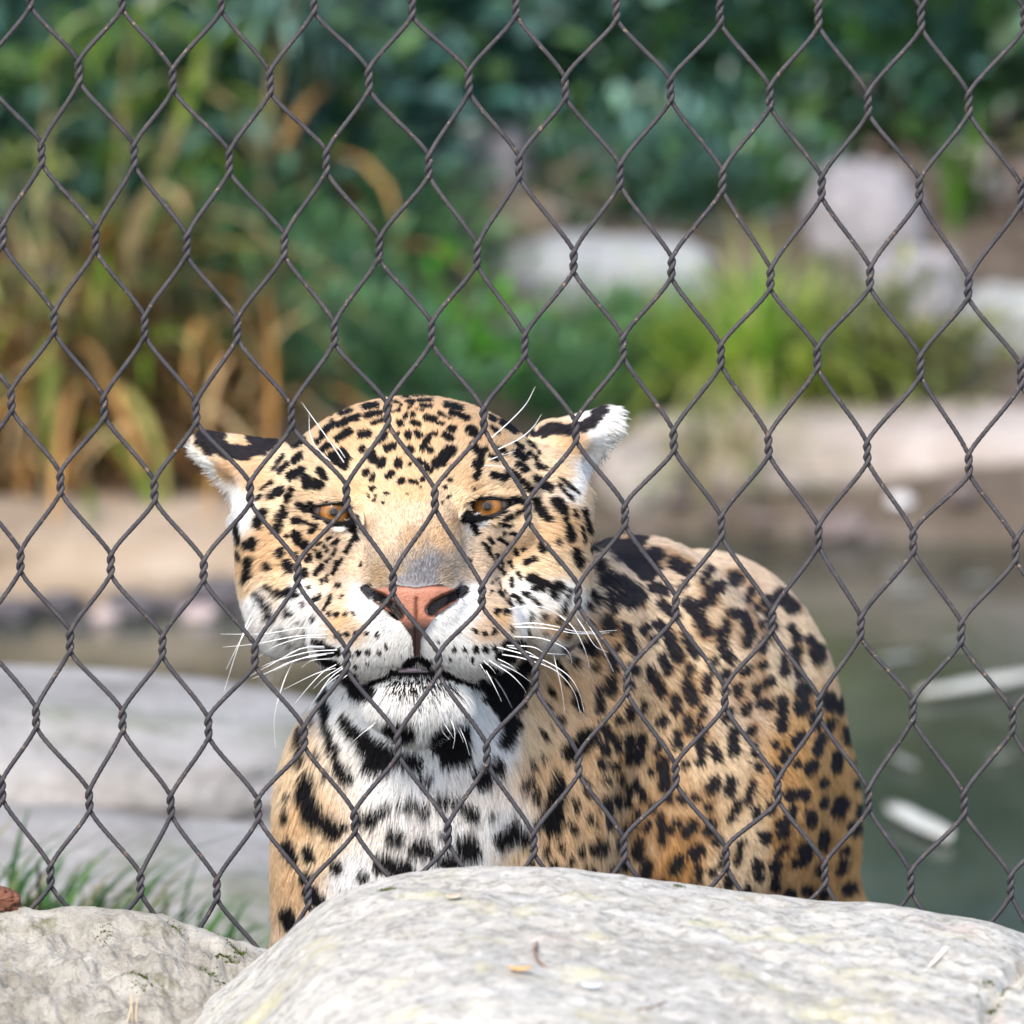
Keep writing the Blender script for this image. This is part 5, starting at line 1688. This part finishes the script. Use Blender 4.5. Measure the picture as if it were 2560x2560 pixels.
def tube(P, R_, sides=6):
    P = np.asarray(P, float)
    T_ = np.gradient(P, axis=0)
    T_ /= np.linalg.norm(T_, axis=1, keepdims=True) + 1e-12
    ref = np.array([.13, -.8, .58])
    N1 = np.cross(T_, ref)
    N1 /= np.linalg.norm(N1, axis=1, keepdims=True) + 1e-12
    N2 = np.cross(T_, N1)
    a = np.linspace(0, 2 * math.pi, sides, endpoint=False)
    V = P[:, None, :] + (np.cos(a)[None, :, None] * N1[:, None, :] + np.sin(a)[None, :, None] * N2[:, None, :]) * np.asarray(R_)[:, None, None]
    n = len(P)
    i = np.arange(n - 1)[:, None] * sides
    j = np.arange(sides)[None, :]
    k = (np.arange(sides)[None, :] + 1) % sides
    F = np.stack([i + j, i + k, i + sides + k, i + sides + j], -1).reshape(-1, 4)
    return V.reshape(-1, 3), F
def open_spline(pts, n):
    pts = np.asarray(pts, float)
    ext = np.vstack([2 * pts[0] - pts[1], pts, 2 * pts[-1] - pts[-2]])
    out = []
    for i in range(n):
        t = i / (n - 1) * (len(pts) - 1)
        k = min(int(t), len(pts) - 2)
        f = t - k
        p0, p1, p2, p3 = ext[k:k + 4]
        out.append(0.5 * ((2 * p1) + (-p0 + p2) * f + (2 * p0 - 5 * p1 + 4 * p2 - p3) * f * f + (-p0 + 3 * p1 - 3 * p2 + p3) * f ** 3))
    return np.array(out)
for tx, ty, ts, txt in WH:
    for item in txt.replace("\n", ";").split(";"):
        v = np.array(list(map(float, item.split()))).reshape(-1, 2) / ts + (tx, ty)
        z0 = surf_z(*v[0])
        n = 22
        P2 = open_spline(v, n)
        t = np.linspace(0, 1, n)
        length = np.linalg.norm(np.diff(P2, axis=0), axis=1).sum()
        z = z0 - 4 + (55 * np.sin(math.pi * np.minimum(t * 1.1, 1)) - 45 * t) * min(1, length / 300)
        floor_ = np.array([surf_z(*p) for p in P2])
        z = np.maximum(z, np.minimum(floor_ + 22 * np.minimum(1, t * 4), z0 + 60) * (t > .05) + z * (t <= .05))
        P3 = np.array([persp(a, b, c)[0] for (a, b), c in zip(P2, z)])
        w = min(1.0, .55 + length / 600)
        V, F = tube(cam2world(P3), S * 1.6 * w * (1 - t) ** .75 * np.ones(n) + S * .22, 5)
        link("whisker", mesh_from("whisker", V, F), wh_mat, jaguar)
# ------------------------------------------------------------------ small things lying on the boulders
def rod(name, label, cat, pts, r0, r1, mat, group=None):
    P = open_spline(np.asarray(pts, float), 16)
    V, F = tube(P, np.linspace(r0, r1, 16), 7)
    n = len(V)
    o = link(name, mesh_from(name, V, np.asarray(F)), mat)
    return tag(o, label, cat, group)
m = Mat("russet_bark")
m.color(m.ramp(m.noise(90, 6, .7), [(.3, (.05, .018, .010)), (.6, (.16, .060, .030)), (.8, (.28, .13, .07))])).set(Roughness=.9)
m.normal(m.bump(m.noise(150, 5, .7), .8, .003))
q = on_rock(5, 2268, h_left)
boulder("small russet brown bark chunk lying on the pitted boulder", (q[0] - .002, q[1], q[2] + .004), (.0125, .012, .0075), m.m, 91, 2.6, .22, .3, "bark_chunk", None, "bark", 3.5)
straw_c = flat_mat("straw", (.42, .30, .18), (.60, .47, .32))
twig_c = flat_mat("twig", (.16, .09, .06), (.30, .19, .13))
pale_c = flat_mat("pale_splinter", (.62, .52, .40), (.78, .70, .60))
def lay(pts, h, lift=.0012):
    return [on_rock(a, b, h) + [0, 0, lift] for a, b in pts]
rod("pine_needle", "tan pine needle standing up from the pitted boulder, one of three together", "needle", [on_rock(318, 2556, h_left), on_rock(318, 2556, h_left) + [.002, 0, .008], on_rock(318, 2556, h_left) + [.003, .002, .016]], .0006, .0003, straw_c, "pine needles on the pitted boulder")
rod("pine_needle", "tan pine needle standing up from the pitted boulder, one of three together", "needle", [on_rock(330, 2558, h_left), on_rock(330, 2558, h_left) + [.0, 0, .008], on_rock(330, 2558, h_left) + [-.001, .002, .0165]], .0006, .0003, straw_c, "pine needles on the pitted boulder")
rod("pine_needle", "tan pine needle standing up from the pitted boulder, one of three together", "needle", [on_rock(341, 2557, h_left), on_rock(341, 2557, h_left) + [.0, 0, .008], on_rock(341, 2557, h_left) + [.0006, .002, .0155]], .0006, .0003, straw_c, "pine needles on the pitted boulder")
rod("twig", "short curved brown twig on the smooth pale boulder", "twig", lay([(1342, 2362), (1336, 2385), (1350, 2412), (1374, 2428)], h_right), .0011, .0007, twig_c)
rod("twig", "thin straight brown twig lying on the smooth pale boulder", "twig", lay([(1592, 2531), (1630, 2523), (1668, 2508)], h_right), .0009, .0004, twig_c)
rod("splinter", "pale wood splinter lying on the smooth pale boulder", "splinter", lay([(2308, 2440), (2335, 2412), (2364, 2380)], h_right, .0016), .0007, .0019, pale_c)
q = on_rock(1300, 2433, h_right)
plate("leaf_fragment", "small orange brown leaf fragment beside the curved twig", "leaf", q + [0, 0, .002], .013, .006, .0008, .1, flat_mat("orange_leaf", (.50, .28, .10), (.68, .44, .2)), 0, .2)
q = on_rock(1480, 2476, h_right)
plate("feather", "tiny pale blue grey feather on the smooth pale boulder", "feather", q + [0, 0, .002], .013, .005, .0007, -.5, flat_mat("feather", (.5, .55, .6), (.72, .76, .8)), 0, .25)
q = on_rock(1132, 2252, h_right)
plate("leaf_fragment", "small tan leaf fragment near the crest of the smooth boulder", "leaf", q + [0, 0, .002], .010, .006, .0008, .3, flat_mat("tan_leaf", (.42, .30, .2), (.6, .5, .38)), 0, .25)
def moss(label, px, py, h, s, seed, n=260):
    r = np.random.default_rng(seed)
    root = thing("moss_tuft", label, "moss", on_rock(px, py, h))
    c = np.array(root.location)
    P = c + r.normal(0, 1, (n, 3)) * [s, s, s * .35]
    P[:, 2] = [h(p[0], p[1]) for p in P]
    D = r.normal(0, .5, (n, 3)) + [0, 0, 1]
    L = s * (.25 + .3 * r.random(n))
    stuffed(link("fronds", leaves_mesh("fronds", P, D, r.normal(0, 1, (n, 3)), L, L * .3, tints(n, [(.06, .09, .012), (.11, .14, .02), (.03, .045, .01), (.16, .18, .04)], r)), soft_leaf, root))
moss("bright green moss cushion in a pit of the pitted boulder", 566, 2395, h_left, .0038, 1)
moss("flat green moss cushion below the brighter one on the pitted boulder", 535, 2450, h_left, .0040, 2)
moss("olive moss cushion low on the pitted boulder", 350, 2462, h_left, .0042, 3)
moss("dark moss cushion at the base of the pitted boulder's shoulder", 590, 2382, h_left, .0034, 4)
moss("tiny olive moss dot on the crest of the smooth boulder", 1695, 2216, h_right, .0022, 5, 160)
moss("tiny moss line on the smooth boulder's crest", 965, 2225, h_right, .0026, 6, 160)
moss("faint olive moss patch on the pitted boulder's top", 262, 2340, h_left, .0036, 7, 160)
moss("dull brown moss in a hollow of the pitted boulder", 445, 2330, h_left, .0034, 8, 160)
moss("olive moss in the crack at the smooth boulder's far end", 2490, 2492, h_right, .0040, 9, 160)
moss("yellow green moss along the same crack of the smooth boulder, lower down", 2470, 2535, h_right, .0038, 10, 160)
